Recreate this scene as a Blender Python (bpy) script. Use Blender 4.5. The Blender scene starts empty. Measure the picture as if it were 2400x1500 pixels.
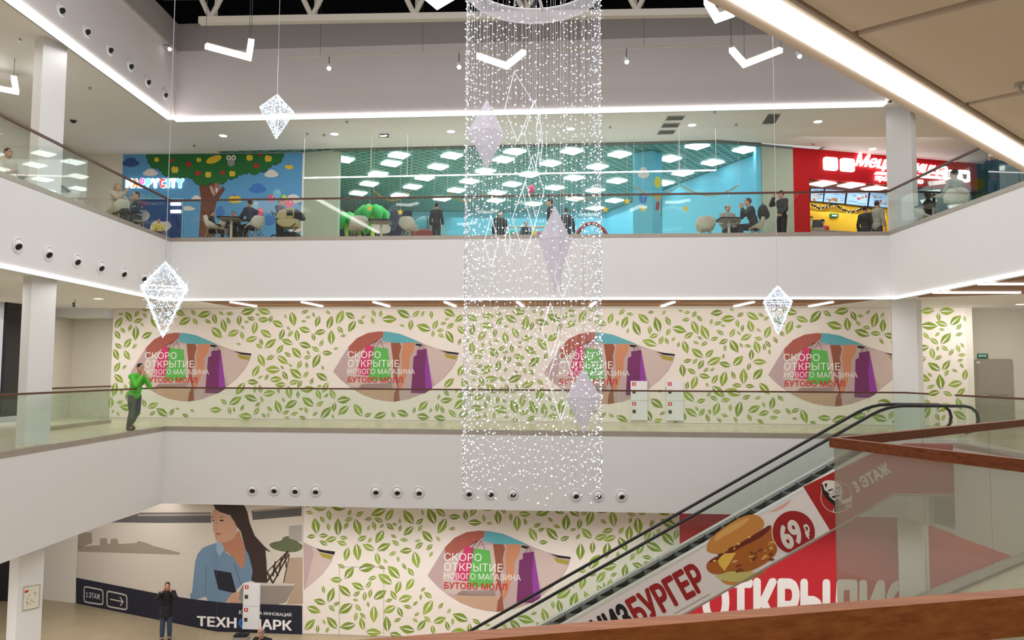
import bpy, bmesh, math, random
from mathutils import Vector, Matrix
from mathutils.geometry import delaunay_2d_cdt
S = bpy.context.scene
COL = S.collection
RND = random.Random(11)
# ---------------------------------------------------------------- camera
F = 1800.0                                   # focal length in pixels of the 2400 x 1500 frame
TH = math.atan(122 / F); RO = 0.005          # pitch up, slight roll
EYE = Vector((0, 0, 1.7))
_r0 = Vector((1, 0, 0)); _u0 = Vector((0, -math.sin(TH), math.cos(TH)))
FW = Vector((0, math.cos(TH), math.sin(TH)))
RT = _r0 * math.cos(RO) + _u0 * math.sin(RO)
UP = _u0 * math.cos(RO) - _r0 * math.sin(RO)
cam = bpy.data.objects.new('camera', bpy.data.cameras.new('camera'))
COL.objects.link(cam)
cam.data.sensor_width = 36; cam.data.lens = 36 * F / 2400
cam.data.clip_start = .05; cam.data.clip_end = 300
cam.matrix_world = Matrix(((RT.x, UP.x, -FW.x, EYE.x), (RT.y, UP.y, -FW.y, EYE.y), (RT.z, UP.z, -FW.z, EYE.z), (0, 0, 0, 1)))
S.camera = cam
# ---------------------------------------------------------------- world, exposure, large lights
S.view_settings.view_transform = 'Standard'
S.view_settings.look = 'None'
S.view_settings.gamma = 1
S.view_settings.use_curve_mapping = False
S.view_settings.exposure = 0.0
S.cycles.use_denoising = True
S.cycles.use_adaptive_sampling = True
S.cycles.adaptive_threshold = .02
S.cycles.max_bounces = 6
S.cycles.diffuse_bounces = 4
S.cycles.glossy_bounces = 3
S.cycles.transparent_max_bounces = 24
S.cycles.sample_clamp_indirect = 6
wd = bpy.data.worlds.new('world'); S.world = wd; wd.use_nodes = True
wd.node_tree.nodes['Background'].inputs[0].default_value = (1.0, .98, .965, 1)
wd.node_tree.nodes['Background'].inputs[1].default_value = 0.58      # the lit hall behind the camera


def area(name, loc, size, energy, color=(1, .975, .955), rot=(0, 0, 0), spread=180):
    l = bpy.data.lights.new(name, 'AREA'); l.shape = 'RECTANGLE'
    l.size, l.size_y = size; l.energy = energy; l.color = color; l.spread = math.radians(spread)
    o = bpy.data.objects.new(name, l); o.location = loc; o.rotation_euler = rot; COL.objects.link(o)
    return o


area('hall_fill', (0, 9.5, 13.2), (17, 11), 1500)             # unseen fill standing in for the pendant lamps, most of them above the frame
area('hall_fill', (0, 17.5, 8.9), (16, 4), 330)  # second unseen fill, added inside the hall
for _y in (12, 18, 24):
    area('corridor_fill', (-12.9, _y, 3.7), (2.8, 3), 62)  # unseen area fills standing in for the gallery ceiling lights
    area('corridor_fill', (-12.8, _y, 9.3), (2.5, 3), 40)
for _x in (-7.5, -2.5, 2.5, 7.5):
    area('corridor_fill', (_x, 23.6 - .08 * _x, 3.72), (4.6, .7), 58, rot=(.75, 0, 0))
    area('corridor_fill', (_x, 24.2 - .08 * _x, 9.35), (4.6, 1.2), 30, rot=(.3, 0, 0))
area('corridor_fill', (-14.6, 24.3, 3.5), (1.6, 2.5), 75)
area('corridor_fill', (13.6, 19.5, -2.45), (3.5, 5), 110)  # fill added to brighten the red wall beyond the near glass
area('corridor_fill', (13.8, 17, 3.7), (3, 6), 110)
area('corridor_fill', (14.5, 23.5, 3.7), (3, 2.5), 90, rot=(.3, 0, 0))
area('corridor_fill', (13.5, 19, 9.3), (3, 6), 80)
area('corridor_fill', (12, 24.6, 9.35), (5, 1.2), 60, rot=(.5, 0, 0))  # fill added to brighten the diner front
area('corridor_fill', (-12.9, 22, -2.4), (4.4, 6.5), 165)
area('corridor_fill', (-11.3, 12.5, -2.4), (1.3, 5), 300)  # fill added to brighten the lower column
area('corridor_fill', (-7.8, 23.2, -2.4), (3.6, .4), 12)
for _x in (-4, 2, 8):
    area('corridor_fill', (_x, 21.5 - .08 * _x, -2.45), (6, .9), 62, rot=(.3, 0, 0), spread=125)  # fills added in the open hall to brighten the lower walls
area('diner_light', (12, 28.3, 7.6), (4, 1.5), 45)
area('shop_light', (-1, 30, 9.2), (12, 6), 330, (.88, 1, 1))
area('shop_light', (2, 36, 9.2), (10, 6), 200, (.88, 1, 1))


# ---------------------------------------------------------------- pixel <-> place helpers
def ray(x, y):
    return FW + RT * ((x - 1200) / F) - UP * ((y - 750) / F)


def hit(x, y, n, d):
    n = Vector(n); k = ray(x, y)
    return EYE + k * ((d - n.dot(EYE)) / n.dot(k))


TA = .0788                                   # the far gallery is turned a little to the picture


def onZ(x, y, z): return hit(x, y, (0, 0, 1), z)
def onX(x, y, X): return hit(x, y, (1, 0, 0), X)
def onY(x, y, Y): return hit(x, y, (0, 1, 0), Y)
def onF(x, y, D): return hit(x, y, (TA, 1, 0), D)


def pr(p):
    d = Vector(p) - EYE; w = d.dot(FW)
    return 1200 + F * d.dot(RT) / w, 750 - F * d.dot(UP) / w


def spot(px, Y, z):
    """the point at depth Y and height z that stands over picture column px"""
    y = 700
    for _ in range(4):
        p = onY(px, y, Y); y = pr((p.x, Y, z))[1]
    return Vector((onY(px, y, Y).x, Y, z))


class Pl:
    """an upright plane: through point o, with horizontal direction u; n looks at the viewer"""
    def __init__(s, o, u):
        s.o = Vector(o); s.o.z = 0; s.u = Vector(u).normalized(); s.v = Vector((0, 0, 1)); s.n = s.u.cross(s.v)
        if s.n.dot(EYE - s.o) < 0: s.n = -s.n

    def px(s, x, y):
        p = hit(x, y, s.n, s.n.dot(s.o)) - s.o
        return p.dot(s.u), p.z

    def w(s, u, v, off=0):
        return s.o + s.u * u + s.v * v + s.n * off

    def poly(s, pts): return [s.px(*p) for p in pts]


def FP(D): return Pl((0, D, 0), (1, -TA, 0))


# ---------------------------------------------------------------- materials
def lin(c):
    return tuple(((x / 255) / 12.92 if x / 255 <= .04045 else ((x / 255 + .055) / 1.055) ** 2.4) for x in c)


MATS = {}


def mat(name, rgb, rough=.6, metal=0, emit=0, ecol=None, noise=0, scale=8, spec=.5, alpha=1, bump=0):
    if name in MATS: return MATS[name]
    m = bpy.data.materials.new(name); m.use_nodes = True
    nt = m.node_tree; b = nt.nodes['Principled BSDF']
    c = lin(rgb) + (1,)
    b.inputs['Base Color'].default_value = c
    b.inputs['Roughness'].default_value = rough
    b.inputs['Metallic'].default_value = metal
    b.inputs['Specular IOR Level'].default_value = spec
    if alpha < 1: b.inputs['Alpha'].default_value = alpha
    if emit:
        b.inputs['Emission Color'].default_value = (lin(ecol) + (1,)) if ecol else c
        b.inputs['Emission Strength'].default_value = emit
    if noise or bump:
        tc = nt.nodes.new('ShaderNodeTexCoord'); n = nt.nodes.new('ShaderNodeTexNoise')
        n.inputs['Scale'].default_value = scale; n.inputs['Detail'].default_value = 3
        nt.links.new(tc.outputs['Object'], n.inputs['Vector'])
        if noise:
            mx = nt.nodes.new('ShaderNodeMix'); mx.data_type = 'RGBA'
            mx.inputs[6].default_value = tuple(x * (1 - noise) for x in c[:3]) + (1,)
            mx.inputs[7].default_value = tuple(min(1, x * (1 + noise)) for x in c[:3]) + (1,)
            nt.links.new(n.outputs['Fac'], mx.inputs[0]); nt.links.new(mx.outputs[2], b.inputs['Base Color'])
        if bump:
            bp = nt.nodes.new('ShaderNodeBump'); bp.inputs['Strength'].default_value = bump
            nt.links.new(n.outputs['Fac'], bp.inputs['Height']); nt.links.new(bp.outputs[0], b.inputs['Normal'])
    MATS[name] = m
    return m


def glassmat(name, tint, base=.06, fres=.45, refl_wash=0, wash_col=(150, 160, 150), rough=.02):
    m = bpy.data.materials.new(name); m.use_nodes = True; nt = m.node_tree; nt.nodes.clear()
    out = nt.nodes.new('ShaderNodeOutputMaterial'); tr = nt.nodes.new('ShaderNodeBsdfTransparent')
    tr.inputs[0].default_value = lin(tint) + (1,)
    gl = nt.nodes.new('ShaderNodeBsdfGlossy'); gl.inputs['Roughness'].default_value = rough
    lw = nt.nodes.new('ShaderNodeLayerWeight'); lw.inputs[0].default_value = .5
    pw = nt.nodes.new('ShaderNodeMath'); pw.operation = 'POWER'; pw.inputs[1].default_value = 4
    nt.links.new(lw.outputs['Facing'], pw.inputs[0])
    ad = nt.nodes.new('ShaderNodeMath'); ad.operation = 'MULTIPLY_ADD'; ad.use_clamp = True; ad.inputs[1].default_value = fres; ad.inputs[2].default_value = base
    nt.links.new(pw.outputs[0], ad.inputs[0])
    mx = nt.nodes.new('ShaderNodeMixShader')
    nt.links.new(ad.outputs[0], mx.inputs[0]); nt.links.new(tr.outputs[0], mx.inputs[1]); nt.links.new(gl.outputs[0], mx.inputs[2])
    last = mx
    if refl_wash:  # pale diffuse layer paints in light reflected off the panes
        df = nt.nodes.new('ShaderNodeBsdfDiffuse'); df.inputs[0].default_value = lin(wash_col) + (1,)
        m2 = nt.nodes.new('ShaderNodeMixShader'); m2.inputs[0].default_value = refl_wash
        nt.links.new(mx.outputs[0], m2.inputs[1]); nt.links.new(df.outputs[0], m2.inputs[2]); last = m2
    nt.links.new(last.outputs[0], out.inputs[0])
    MATS[name] = m
    return m


def woodmat(name, c1, c2, axis=0, rough=.45, sc=1):
    m = bpy.data.materials.new(name); m.use_nodes = True; nt = m.node_tree; b = nt.nodes['Principled BSDF']
    tc = nt.nodes.new('ShaderNodeTexCoord'); mp = nt.nodes.new('ShaderNodeMapping')
    s = [30 * sc, 30 * sc, 30 * sc]; s[axis] = 1.6 * sc
    mp.inputs['Scale'].default_value = s
    n = nt.nodes.new('ShaderNodeTexNoise'); n.inputs['Scale'].default_value = 2.2; n.inputs['Detail'].default_value = 6; n.inputs['Roughness'].default_value = .65
    cr = nt.nodes.new('ShaderNodeValToRGB'); cr.color_ramp.elements[0].position = .3; cr.color_ramp.elements[1].position = .72
    cr.color_ramp.elements[0].color = lin(c1) + (1,); cr.color_ramp.elements[1].color = lin(c2) + (1,)
    nt.links.new(tc.outputs['Object'], mp.inputs[0]); nt.links.new(mp.outputs[0], n.inputs['Vector'])
    nt.links.new(n.outputs['Fac'], cr.inputs[0]); nt.links.new(cr.outputs[0], b.inputs['Base Color'])
    b.inputs['Roughness'].default_value = rough; b.inputs['Specular IOR Level'].default_value = .25
    MATS[name] = m
    return m


def tilemat(name, c1, c2, w, h, rough=.3, mortar=.01, rot=0, cm=None):
    m = bpy.data.materials.new(name); m.use_nodes = True; nt = m.node_tree; b = nt.nodes['Principled BSDF']
    tc = nt.nodes.new('ShaderNodeTexCoord'); mp = nt.nodes.new('ShaderNodeMapping'); mp.inputs['Rotation'].default_value = (0, 0, rot)
    br = nt.nodes.new('ShaderNodeTexBrick'); br.offset = 0; br.inputs['Scale'].default_value = 1
    br.inputs['Brick Width'].default_value = w; br.inputs['Row Height'].default_value = h; br.inputs['Mortar Size'].default_value = mortar
    br.inputs['Color1'].default_value = lin(c1) + (1,); br.inputs['Color2'].default_value = lin(c2) + (1,)
    br.inputs['Mortar'].default_value = lin(cm or tuple(int(x * .75) for x in c1)) + (1,)
    nt.links.new(tc.outputs['Object'], mp.inputs[0]); nt.links.new(mp.outputs[0], br.inputs[0]); nt.links.new(br.outputs[0], b.inputs['Base Color'])
    b.inputs['Roughness'].default_value = rough
    MATS[name] = m
    return m


def M(n): return MATS[n]


mat('white_paint', (230, 229, 230), .75, noise=.015, scale=1.5)
mat('fascia_top', (226, 219, 220), .8, noise=.02, scale=1.2)
mat('dark_band', (176, 170, 168), .85, noise=.03)
mat('ceiling_paint', (240, 238, 238), .85, noise=.012, scale=1)
mat('ceiling_warm', (248, 230, 212), .85, noise=.02, scale=2)
mat('groove', (120, 104, 88), .9)
mat('wall_cream', (226, 220, 208), .8, noise=.02, scale=2)
mat('roof_dark', (22, 21, 24), .9)
mat('truss_paint', (196, 188, 178), .6)
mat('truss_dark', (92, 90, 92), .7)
mat('black', (14, 14, 16), .5)
mat('rubber', (16, 16, 18), .35)
mat('steel', (188, 186, 180), .32, 1)
mat('coping_metal', (170, 160, 148), .42, .35, noise=.12, scale=3)
mat('chrome', (228, 228, 224), .25, .35)
mat('led', (255, 255, 255), .5, emit=7, ecol=(255, 253, 250))
mat('led_strip', (255, 255, 255), .5, emit=9, ecol=(255, 252, 247))
mat('led_cool', (235, 245, 255), .5, emit=1.9, ecol=(196, 226, 255))
mat('led_frame', (235, 245, 255), .5, emit=1.25, ecol=(186, 220, 255))
mat('bead', (240, 246, 255), .5, emit=3.2, ecol=(236, 243, 255))
mat('wire', (206, 206, 214), .5)
mat('wire_dark', (70, 66, 66), .6)
mat('sheer', (226, 222, 236), .8)
for _n in ('bead', 'led_cool', 'led_frame'): MATS[_n].cycles.emission_sampling = 'NONE'    # thousands of tiny lamps
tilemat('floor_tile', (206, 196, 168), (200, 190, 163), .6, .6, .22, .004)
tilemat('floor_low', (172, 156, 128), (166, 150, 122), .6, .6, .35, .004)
woodmat('rail_wood', (92, 48, 26), (150, 88, 48), 0, .4)
woodmat('rail_near_lit', (168, 92, 42), (216, 134, 74), 0, .42, .8)  # lightened copy of the corner rail's wood, light put into the colour
woodmat('rail_corner_shade', (96, 44, 18), (140, 76, 40), 1, .4, .8)  # same rail's wood made darker, shade put into the colour
mat('rail_brown', (92, 56, 42), .4, noise=.15, scale=6)
woodmat('ceiling_wood', (132, 92, 62), (170, 124, 88), 1, .6, .4)
glassmat('glass_rail', (250, 252, 250), .035, .4)
glassmat('glass_low', (246, 251, 247), .02, .35, refl_wash=.03, wash_col=(170, 190, 168))
glassmat('glass_near', (240, 242, 238), .04, .35, refl_wash=.12, wash_col=(222, 216, 204))  # strongest painted reflection wash, for the near panes
glassmat('glass_shop', (250, 255, 255), .006, .2)
glassmat('glass_esc', (248, 251, 249), .015, .3, refl_wash=.02)
mat('night', (20, 19, 24), .12, spec=.6)


# ---------------------------------------------------------------- mesh builder
def frame(d):
    d = d.normalized()
    a = Vector((0, 0, 1)) if abs(d.z) < .9 else Vector((1, 0, 0))
    x = d.cross(a).normalized()
    return x, x.cross(d)


class MB:
    def __init__(s): s.v = []; s.f = []; s.m = []

    def add(s, vs, fs, m=0):
        b = len(s.v); s.v += [tuple(p) for p in vs]
        s.f += [tuple(i + b for i in f) for f in fs]; s.m += [m] * len(fs)
        return s

    def box(s, a, b, m=0):
        (x0, y0, z0), (x1, y1, z1) = a, b
        return s.add([(x0, y0, z0), (x1, y0, z0), (x1, y1, z0), (x0, y1, z0), (x0, y0, z1), (x1, y0, z1), (x1, y1, z1), (x0, y1, z1)],
                     [(3, 2, 1, 0), (4, 5, 6, 7), (0, 1, 5, 4), (1, 2, 6, 5), (2, 3, 7, 6), (3, 0, 4, 7)], m)

    def obox(s, c, ex, ey, ez, m=0):
        c, ex, ey, ez = map(Vector, (c, ex, ey, ez))
        return s.prism([c - ex - ey - ez, c + ex - ey - ez, c + ex + ey - ez, c - ex + ey - ez], ez * 2, m)

    def bar(s, p, q, w, h, m=0, up=(0, 0, 1)):
        p, q = Vector(p), Vector(q); d = (q - p).normalized(); x = d.cross(Vector(up)).normalized(); y = x.cross(d)
        return s.obox((p + q) / 2, (q - p) / 2, x * w / 2, y * h / 2, m)

    def prism(s, pts, off, m=0, mt=None, mb=None):
        n = len(pts); off = Vector(off); P = [Vector(p) for p in pts]; b = len(s.v)
        s.v += [tuple(p) for p in P] + [tuple(p + off) for p in P]
        s.f.append(tuple(range(b + n - 1, b - 1, -1))); s.m.append(m if mb is None else mb)
        s.f.append(tuple(range(b + n, b + 2 * n))); s.m.append(m if mt is None else mt)
        for i in range(n):
            j = (i + 1) % n
            s.f.append((b + i, b + j, b + n + j, b + n + i)); s.m.append(m)
        return s

    def face(s, pts, m=0): return s.add(pts, [tuple(range(len(pts)))], m)

    def tube(s, pts, r, n=6, m=0, closed=False, cap=True):
        P = [Vector(p) for p in pts]; k = len(P); rs = r if isinstance(r, (list, tuple)) else [r] * k
        b = len(s.v); x = None
        for i in range(k):
            if closed: d = P[(i + 1) % k] - P[i - 1]
            else: d = P[min(i + 1, k - 1)] - P[max(i - 1, 0)]
            if d.length < 1e-9: d = Vector((0, 0, 1))
            d.normalize()
            if x is None: x, y = frame(d)
            else:
                x = (x - d * x.dot(d))
                if x.length < 1e-6: x, _ = frame(d)
                x.normalize()
            y = d.cross(x)
            for j in range(n):
                a = 2 * math.pi * j / n
                s.v.append(tuple(P[i] + (x * math.cos(a) + y * math.sin(a)) * rs[i]))
        for i in range(k if closed else k - 1):
            i2 = (i + 1) % k
            for j in range(n):
                j2 = (j + 1) % n
                s.f.append((b + i * n + j, b + i * n + j2, b + i2 * n + j2, b + i2 * n + j)); s.m.append(m)
        if cap and not closed:
            s.f.append(tuple(b + j for j in range(n - 1, -1, -1))); s.m.append(m)
            s.f.append(tuple(b + (k - 1) * n + j for j in range(n))); s.m.append(m)
        return s

    def lathe(s, prof, o, ax=(0, 0, 1), n=20, m=0, ms=None):
        o = Vector(o); ax = Vector(ax).normalized(); x, y = frame(ax); b = len(s.v)
        for r, h in prof:
            for j in range(n):
                a = 2 * math.pi * j / n
                s.v.append(tuple(o + ax * h + (x * math.cos(a) + y * math.sin(a)) * max(r, 1e-5)))
        for i in range(len(prof) - 1):
            for j in range(n):
                j2 = (j + 1) % n
                s.f.append((b + i * n + j, b + i * n + j2, b + (i + 1) * n + j2, b + (i + 1) * n + j)); s.m.append(ms[i] if ms else m)
        return s

    def disc(s, o, ax, r, n=20, m=0):
        o = Vector(o); x, y = frame(Vector(ax))
        return s.face([o + (x * math.cos(2 * math.pi * j / n) + y * math.sin(2 * math.pi * j / n)) * r for j in range(n)], m)

    def ball(s, c, r, n=10, m=0, k=None):
        c = Vector(c); r = Vector(r) if isinstance(r, (tuple, list, Vector)) else Vector((r, r, r)); k = k or max(4, n // 2 + 1)
        vs = [c + Vector((0, 0, -r.z))]
        for i in range(1, k):
            t = -math.pi / 2 + math.pi * i / k
            for j in range(n):
                a = 2 * math.pi * j / n
                vs.append(c + Vector((r.x * math.cos(t) * math.cos(a), r.y * math.cos(t) * math.sin(a), r.z * math.sin(t))))
        vs.append(c + Vector((0, 0, r.z))); fs = []; L = len(vs) - 1
        for j in range(n):
            fs.append((0, 1 + (j + 1) % n, 1 + j)); fs.append((L, L - n + j, L - n + (j + 1) % n))
        for i in range(k - 2):
            for j in range(n):
                j2 = (j + 1) % n; q = 1 + i * n
                fs.append((q + j, q + j2, q + n + j2, q + n + j))
        return s.add(vs, fs, m)

    def bead(s, c, d, m=0):
        """small elongated lamp: c centre, d half axis"""
        x, y = frame(d); r = d.length * .55
        return s.add([c - d, c + x * r, c + y * r, c - x * r, c - y * r, c + d],
                     [(0, 2, 1), (0, 3, 2), (0, 4, 3), (0, 1, 4), (5, 1, 2), (5, 2, 3), (5, 3, 4), (5, 4, 1)], m)

    # flat print on a plane
    def art(s, pl, pts, off, m=0, t=.0):
        if t: return s.prism([pl.w(u, v, off) for u, v in pts], pl.n * t, m)
        return s.face([pl.w(u, v, off) for u, v in pts], m)

    def build(s, name, mats, parent=None, smooth=False, loc=None):
        me = bpy.data.meshes.new(name)
        if loc is not None: s.v = [(x - loc[0], y - loc[1], z - loc[2]) for x, y, z in s.v]
        me.from_pydata(s.v, [], s.f); me.polygons.foreach_set('material_index', s.m)
        if smooth:
            me.polygons.foreach_set('use_smooth', [True] * len(s.f))
        for q in (mats if isinstance(mats, (list, tuple)) else [mats]): me.materials.append(M(q) if isinstance(q, str) else q)
        me.update()
        o = bpy.data.objects.new(name, me); COL.objects.link(o)
        if loc is not None: o.location = loc
        if parent is not None:
            o.parent = parent
            q = parent; T = Matrix()
            o.matrix_parent_inverse = WORLD[parent.name].inverted()
        WORLD[o.name] = Matrix.Translation(loc) if loc is not None else Matrix()
        return o


WORLD = {}                                    # world matrices at build time


def tag(o, label=None, cat=None, group=None, kind=None):
    if label: o['label'] = label
    if cat: o['category'] = cat
    if group: o['group'] = group
    if kind: o['kind'] = kind
    return o


def thing(name, label, cat, loc=(0, 0, 0), group=None):
    o = bpy.data.objects.new(name, None); COL.objects.link(o); o.location = loc
    o.empty_display_size = .1
    WORLD[o.name] = Matrix.Translation(loc)
    return tag(o, label, cat, group)


def struct(name, mb, mats, label=None):
    o = mb.build(name, mats); o['kind'] = 'structure'
    if label: o['label'] = label
    return o


KIDS = {}


def copy_tree(o, loc=None, rotz=None, label=None, group=None):
    def rec(a, par):
        c = a.copy(); COL.objects.link(c)
        if par is not None: c.parent = par; c.matrix_parent_inverse = a.matrix_parent_inverse.copy()
        for ch in a.children: rec(ch, c)
        return c
    c = rec(o, None)
    if loc is not None: c.location = loc
    if rotz is not None: c.rotation_euler = (0, 0, rotz)
    if label: c['label'] = label
    if group: c['group'] = group
    return c


# ---------------------------------------------------------------- lettering
_T = {}


def contours(s):
    """closed outlines of a text as 2-D polygons"""
    cu = bpy.data.curves.new('t', 'FONT'); cu.body = s; cu.size = 1
    o = bpy.data.objects.new('t', cu); COL.objects.link(o); bpy.context.view_layer.update()
    c = o.to_curve(bpy.context.evaluated_depsgraph_get()); loops = []
    for sp in c.splines:
        P = []; bp = sp.bezier_points; n = len(bp)
        for i in range(n):
            p0, p1 = bp[i], bp[(i + 1) % n]; st = (p1.co - p0.co).length < 1e-9
            k = 1 if (p0.handle_right - p0.co).cross(p1.co - p0.co).length < 1e-6 and (p1.handle_left - p1.co).cross(p1.co - p0.co).length < 1e-6 else 5
            for j in range(0 if not st else 9, k):
                t = j / k; u = 1 - t; q_ = p0.co * u ** 3 + p0.handle_right * 3 * u * u * t + p1.handle_left * 3 * u * t * t + p1.co * t ** 3
                P.append((q_.x, q_.y))
        if len(P) > 2: loops.append(P)
    o.to_curve_clear(); bpy.data.objects.remove(o); bpy.data.curves.remove(cu)
    return loops


def winding(p, loops):
    w = 0; x, y = p
    for P in loops:
        for i in range(len(P)):
            (x0, y0), (x1, y1) = P[i - 1], P[i]
            if (y0 > y) != (y1 > y) and x < (x1 - x0) * (y - y0) / (y1 - y0) + x0: w += 1 if y1 > y0 else -1
    return w


def tmesh(s, ext=0, shear=0):
    k = (s, ext, shear)
    if k not in _T:
        loops = contours(s); V_, E_ = [], []
        for P in loops:
            b = len(V_); V_ += [Vector(p) for p in P]; E_ += [(b + i, b + (i + 1) % len(P)) for i in range(len(P))]
        cv, ce, cf = delaunay_2d_cdt(V_, E_, [], 0, 1e-5)[:3]
        fs = []
        for f in cf:
            c = sum((cv[i] for i in f), Vector((0, 0))) / len(f)
            if winding((c.x, c.y), loops): fs.append(tuple(f))
        vs = [(v.x + v.y * shear, v.y, ext) for v in cv]
        if ext:
            for P in loops:
                b = len(vs); n = len(P); vs += [(x + y * shear, y, z) for z in (ext, -ext) for x, y in P]
                fs += [(b + i, b + (i + 1) % n, b + n + (i + 1) % n, b + n + i) for i in range(n)]
        x0 = min(v[0] for v in vs); x1 = max(v[0] for v in vs); y0 = min(v[1] for v in vs); y1 = max(v[1] for v in vs)
        _T[k] = ([((x - x0) / (x1 - x0), (y - y0) / (y1 - y0), z) for x, y, z in vs], fs, x1 - x0, y1 - y0)
    return _T[k]


def quad_map(quad):
    a, b, c, d = quad
    return lambda x, y: ((a[0] * (1 - x) + b[0] * x) * (1 - y) + (d[0] * (1 - x) + c[0] * x) * y, (a[1] * (1 - x) + b[1] * x) * (1 - y) + (d[1] * (1 - x) + c[1] * x) * y)


def letter_copies(s, bold, ext, shear):
    """the text once, or several slightly shifted printings of it where the lettering is heavy"""
    vs, fs, w, h = tmesh(s, ext, shear)
    if not bold: return [(vs, fs, 0)]
    dx, dy = bold / w, bold / h * .8; out = []
    for i, (p, q_) in enumerate(((0, 0), (-1, 0), (1, 0), (0, -1), (0, 1), (-.7, -.7), (.7, .7), (-.7, .7), (.7, -.7))):
        out.append(([((x + dx * (1 + p)) / (1 + 2 * dx), (y + dy * (1 + q_)) / (1 + 2 * dy), z) for x, y, z in vs], fs, .0009 * i))
    return out


def lettering(mb, s, pl, u, v, w, h, off=.004, m=0, rot=0, bold=0, ext=0, shear=0, quad=None):
    """text s filling a box whose lower left corner is (u, v); quad = four (u, v) corners bl, br, tr, tl instead"""
    mp = quad_map(quad) if quad else (lambda x, y: (u + x * w, v + y * h))
    for vs, fs, e in letter_copies(s, bold, ext, shear):
        mb.add([pl.w(*mp(x, y), off + e + z + ext) for x, y, z in vs], fs, m)


def ell(cx, cy, rx, ry, n=20, a0=0, a1=2 * math.pi, rot=0):
    full = abs(a1 - a0 - 2 * math.pi) < 1e-6; out = []
    for i in range(n if full else n + 1):
        a = a0 + (a1 - a0) * i / n; x, y = rx * math.cos(a), ry * math.sin(a)
        out.append((cx + x * math.cos(rot) - y * math.sin(rot), cy + x * math.sin(rot) + y * math.cos(rot)))
    return out


def smooth(pts, k=2, closed=True):
    """Chaikin rounding of a traced outline"""
    for _ in range(k):
        n = len(pts); q = []
        for i in range(n):
            a, b = pts[i], pts[(i + 1) % n]
            q += [(a[0] * .75 + b[0] * .25, a[1] * .75 + b[1] * .25), (a[0] * .25 + b[0] * .75, a[1] * .25 + b[1] * .75)]
        pts = q
    return pts


def rrect(x0, y0, x1, y1, r, n=4):
    out = []
    for cx, cy, a in ((x1 - r, y1 - r, 0), (x0 + r, y1 - r, 90), (x0 + r, y0 + r, 180), (x1 - r, y0 + r, 270)):
        for i in range(n + 1):
            t = math.radians(a + 90 * i / n); out.append((cx + r * math.cos(t), cy + r * math.sin(t)))
    return out
# ================================================================ THE SETTING
XL, XR, XU = -10.48, 11.0, 10.72              # gallery edges: left, right (middle floor), right (upper floor)
Z1, Z2, Z3, C1, C2, C3 = -6.3, 0.0, 5.64, -2.28, 3.85, 9.5


def fy(x, D=22.5): return D - TA * x


def slab(polys, z0, z1):
    mb = MB()
    for p in polys: mb.prism([(x, y, z0) for x, y in p], (0, 0, z1 - z0))
    return mb


KC = (2.48, 6.07)                             # rail corner of our own gallery
CE = (XR, 13.0); AB = (3.75, 2.48); AL = (-5, .31)
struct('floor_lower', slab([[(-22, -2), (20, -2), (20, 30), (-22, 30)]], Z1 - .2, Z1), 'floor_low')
g = .07                                        # slabs stop just behind the fascias
mid = [[(-22, 2), (XL - g, 2), (XL - g, 29), (-22, 29)], [(XL - g, fy(XL) + g), (XR + g, fy(XR) + g), (XR + g, 29), (XL - g, 29)],
       [(XR + g, 13.0), (20, 13.0), (20, 29), (XR + g, 29)]]
struct('floor_middle', slab(mid, -.12, Z2), 'floor_tile')
near = [[(AB[0] + .1, AB[1] - .08), (KC[0] + .12, KC[1] - .02), (CE[0], CE[1] - .1), (20, 13.0), (20, -7), (-14, -7), (-14, -1.95), AL]]
struct('floor_near', slab(near, -.42, -.30), 'floor_tile')
E0 = lambda x: 4.3 + (x - 1.11) * .867
up = [[(-22, 2), (XL - g, 2), (XL - g, 38), (-22, 38)], [(XL - g, fy(XL) + g), (XU + g, fy(XU) + g), (XU + g, 38), (XL - g, 38)],
      [(XU + g, E0(XU)), (20, E0(XU)), (20, 30), (XU + g, 30)]]
struct('floor_upper', slab(up, Z3 - .12, Z3), 'floor_tile')
struct('ceiling_lower', slab(mid, C1, C1 + .1), 'ceiling_paint')
struct('ceiling_middle', slab([up[0], [(XL - g, fy(XL) + g), (XU + g, fy(XU) + g), (XU + g, 28), (XL - g, 28)], up[2]], C2, C2 + .1), 'ceiling_paint')
struct('ceiling_upper', slab([[(-22, 2), (XL - g, 2), (XL - g, 29), (-22, 29)], [(XL - g, fy(XL) + g), (XU + g, fy(XU) + g), (XU + g, 26.05), (6.9, 25.3), (XL - g, 26.9)],
                              [(XU + g, -2), (20, -2), (20, 29), (XU + g, 29)]], C3, C3 + .1), 'ceiling_paint')


# fascias of the galleries
def fascia(name, a, b, z0, z1, m, side=.15):
    (x0, y0), (x1, y1) = a, b; d = Vector((x1 - x0, y1 - y0, 0)).normalized(); n = Vector((-d.y, d.x, 0)) * side
    mb = MB().prism([(x0, y0, z0), (x1, y1, z0), (x1 + n.x, y1 + n.y, z0), (x0 + n.x, y0 + n.y, z0)], (0, 0, z1 - z0))
    return struct(name, mb, m)


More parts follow.
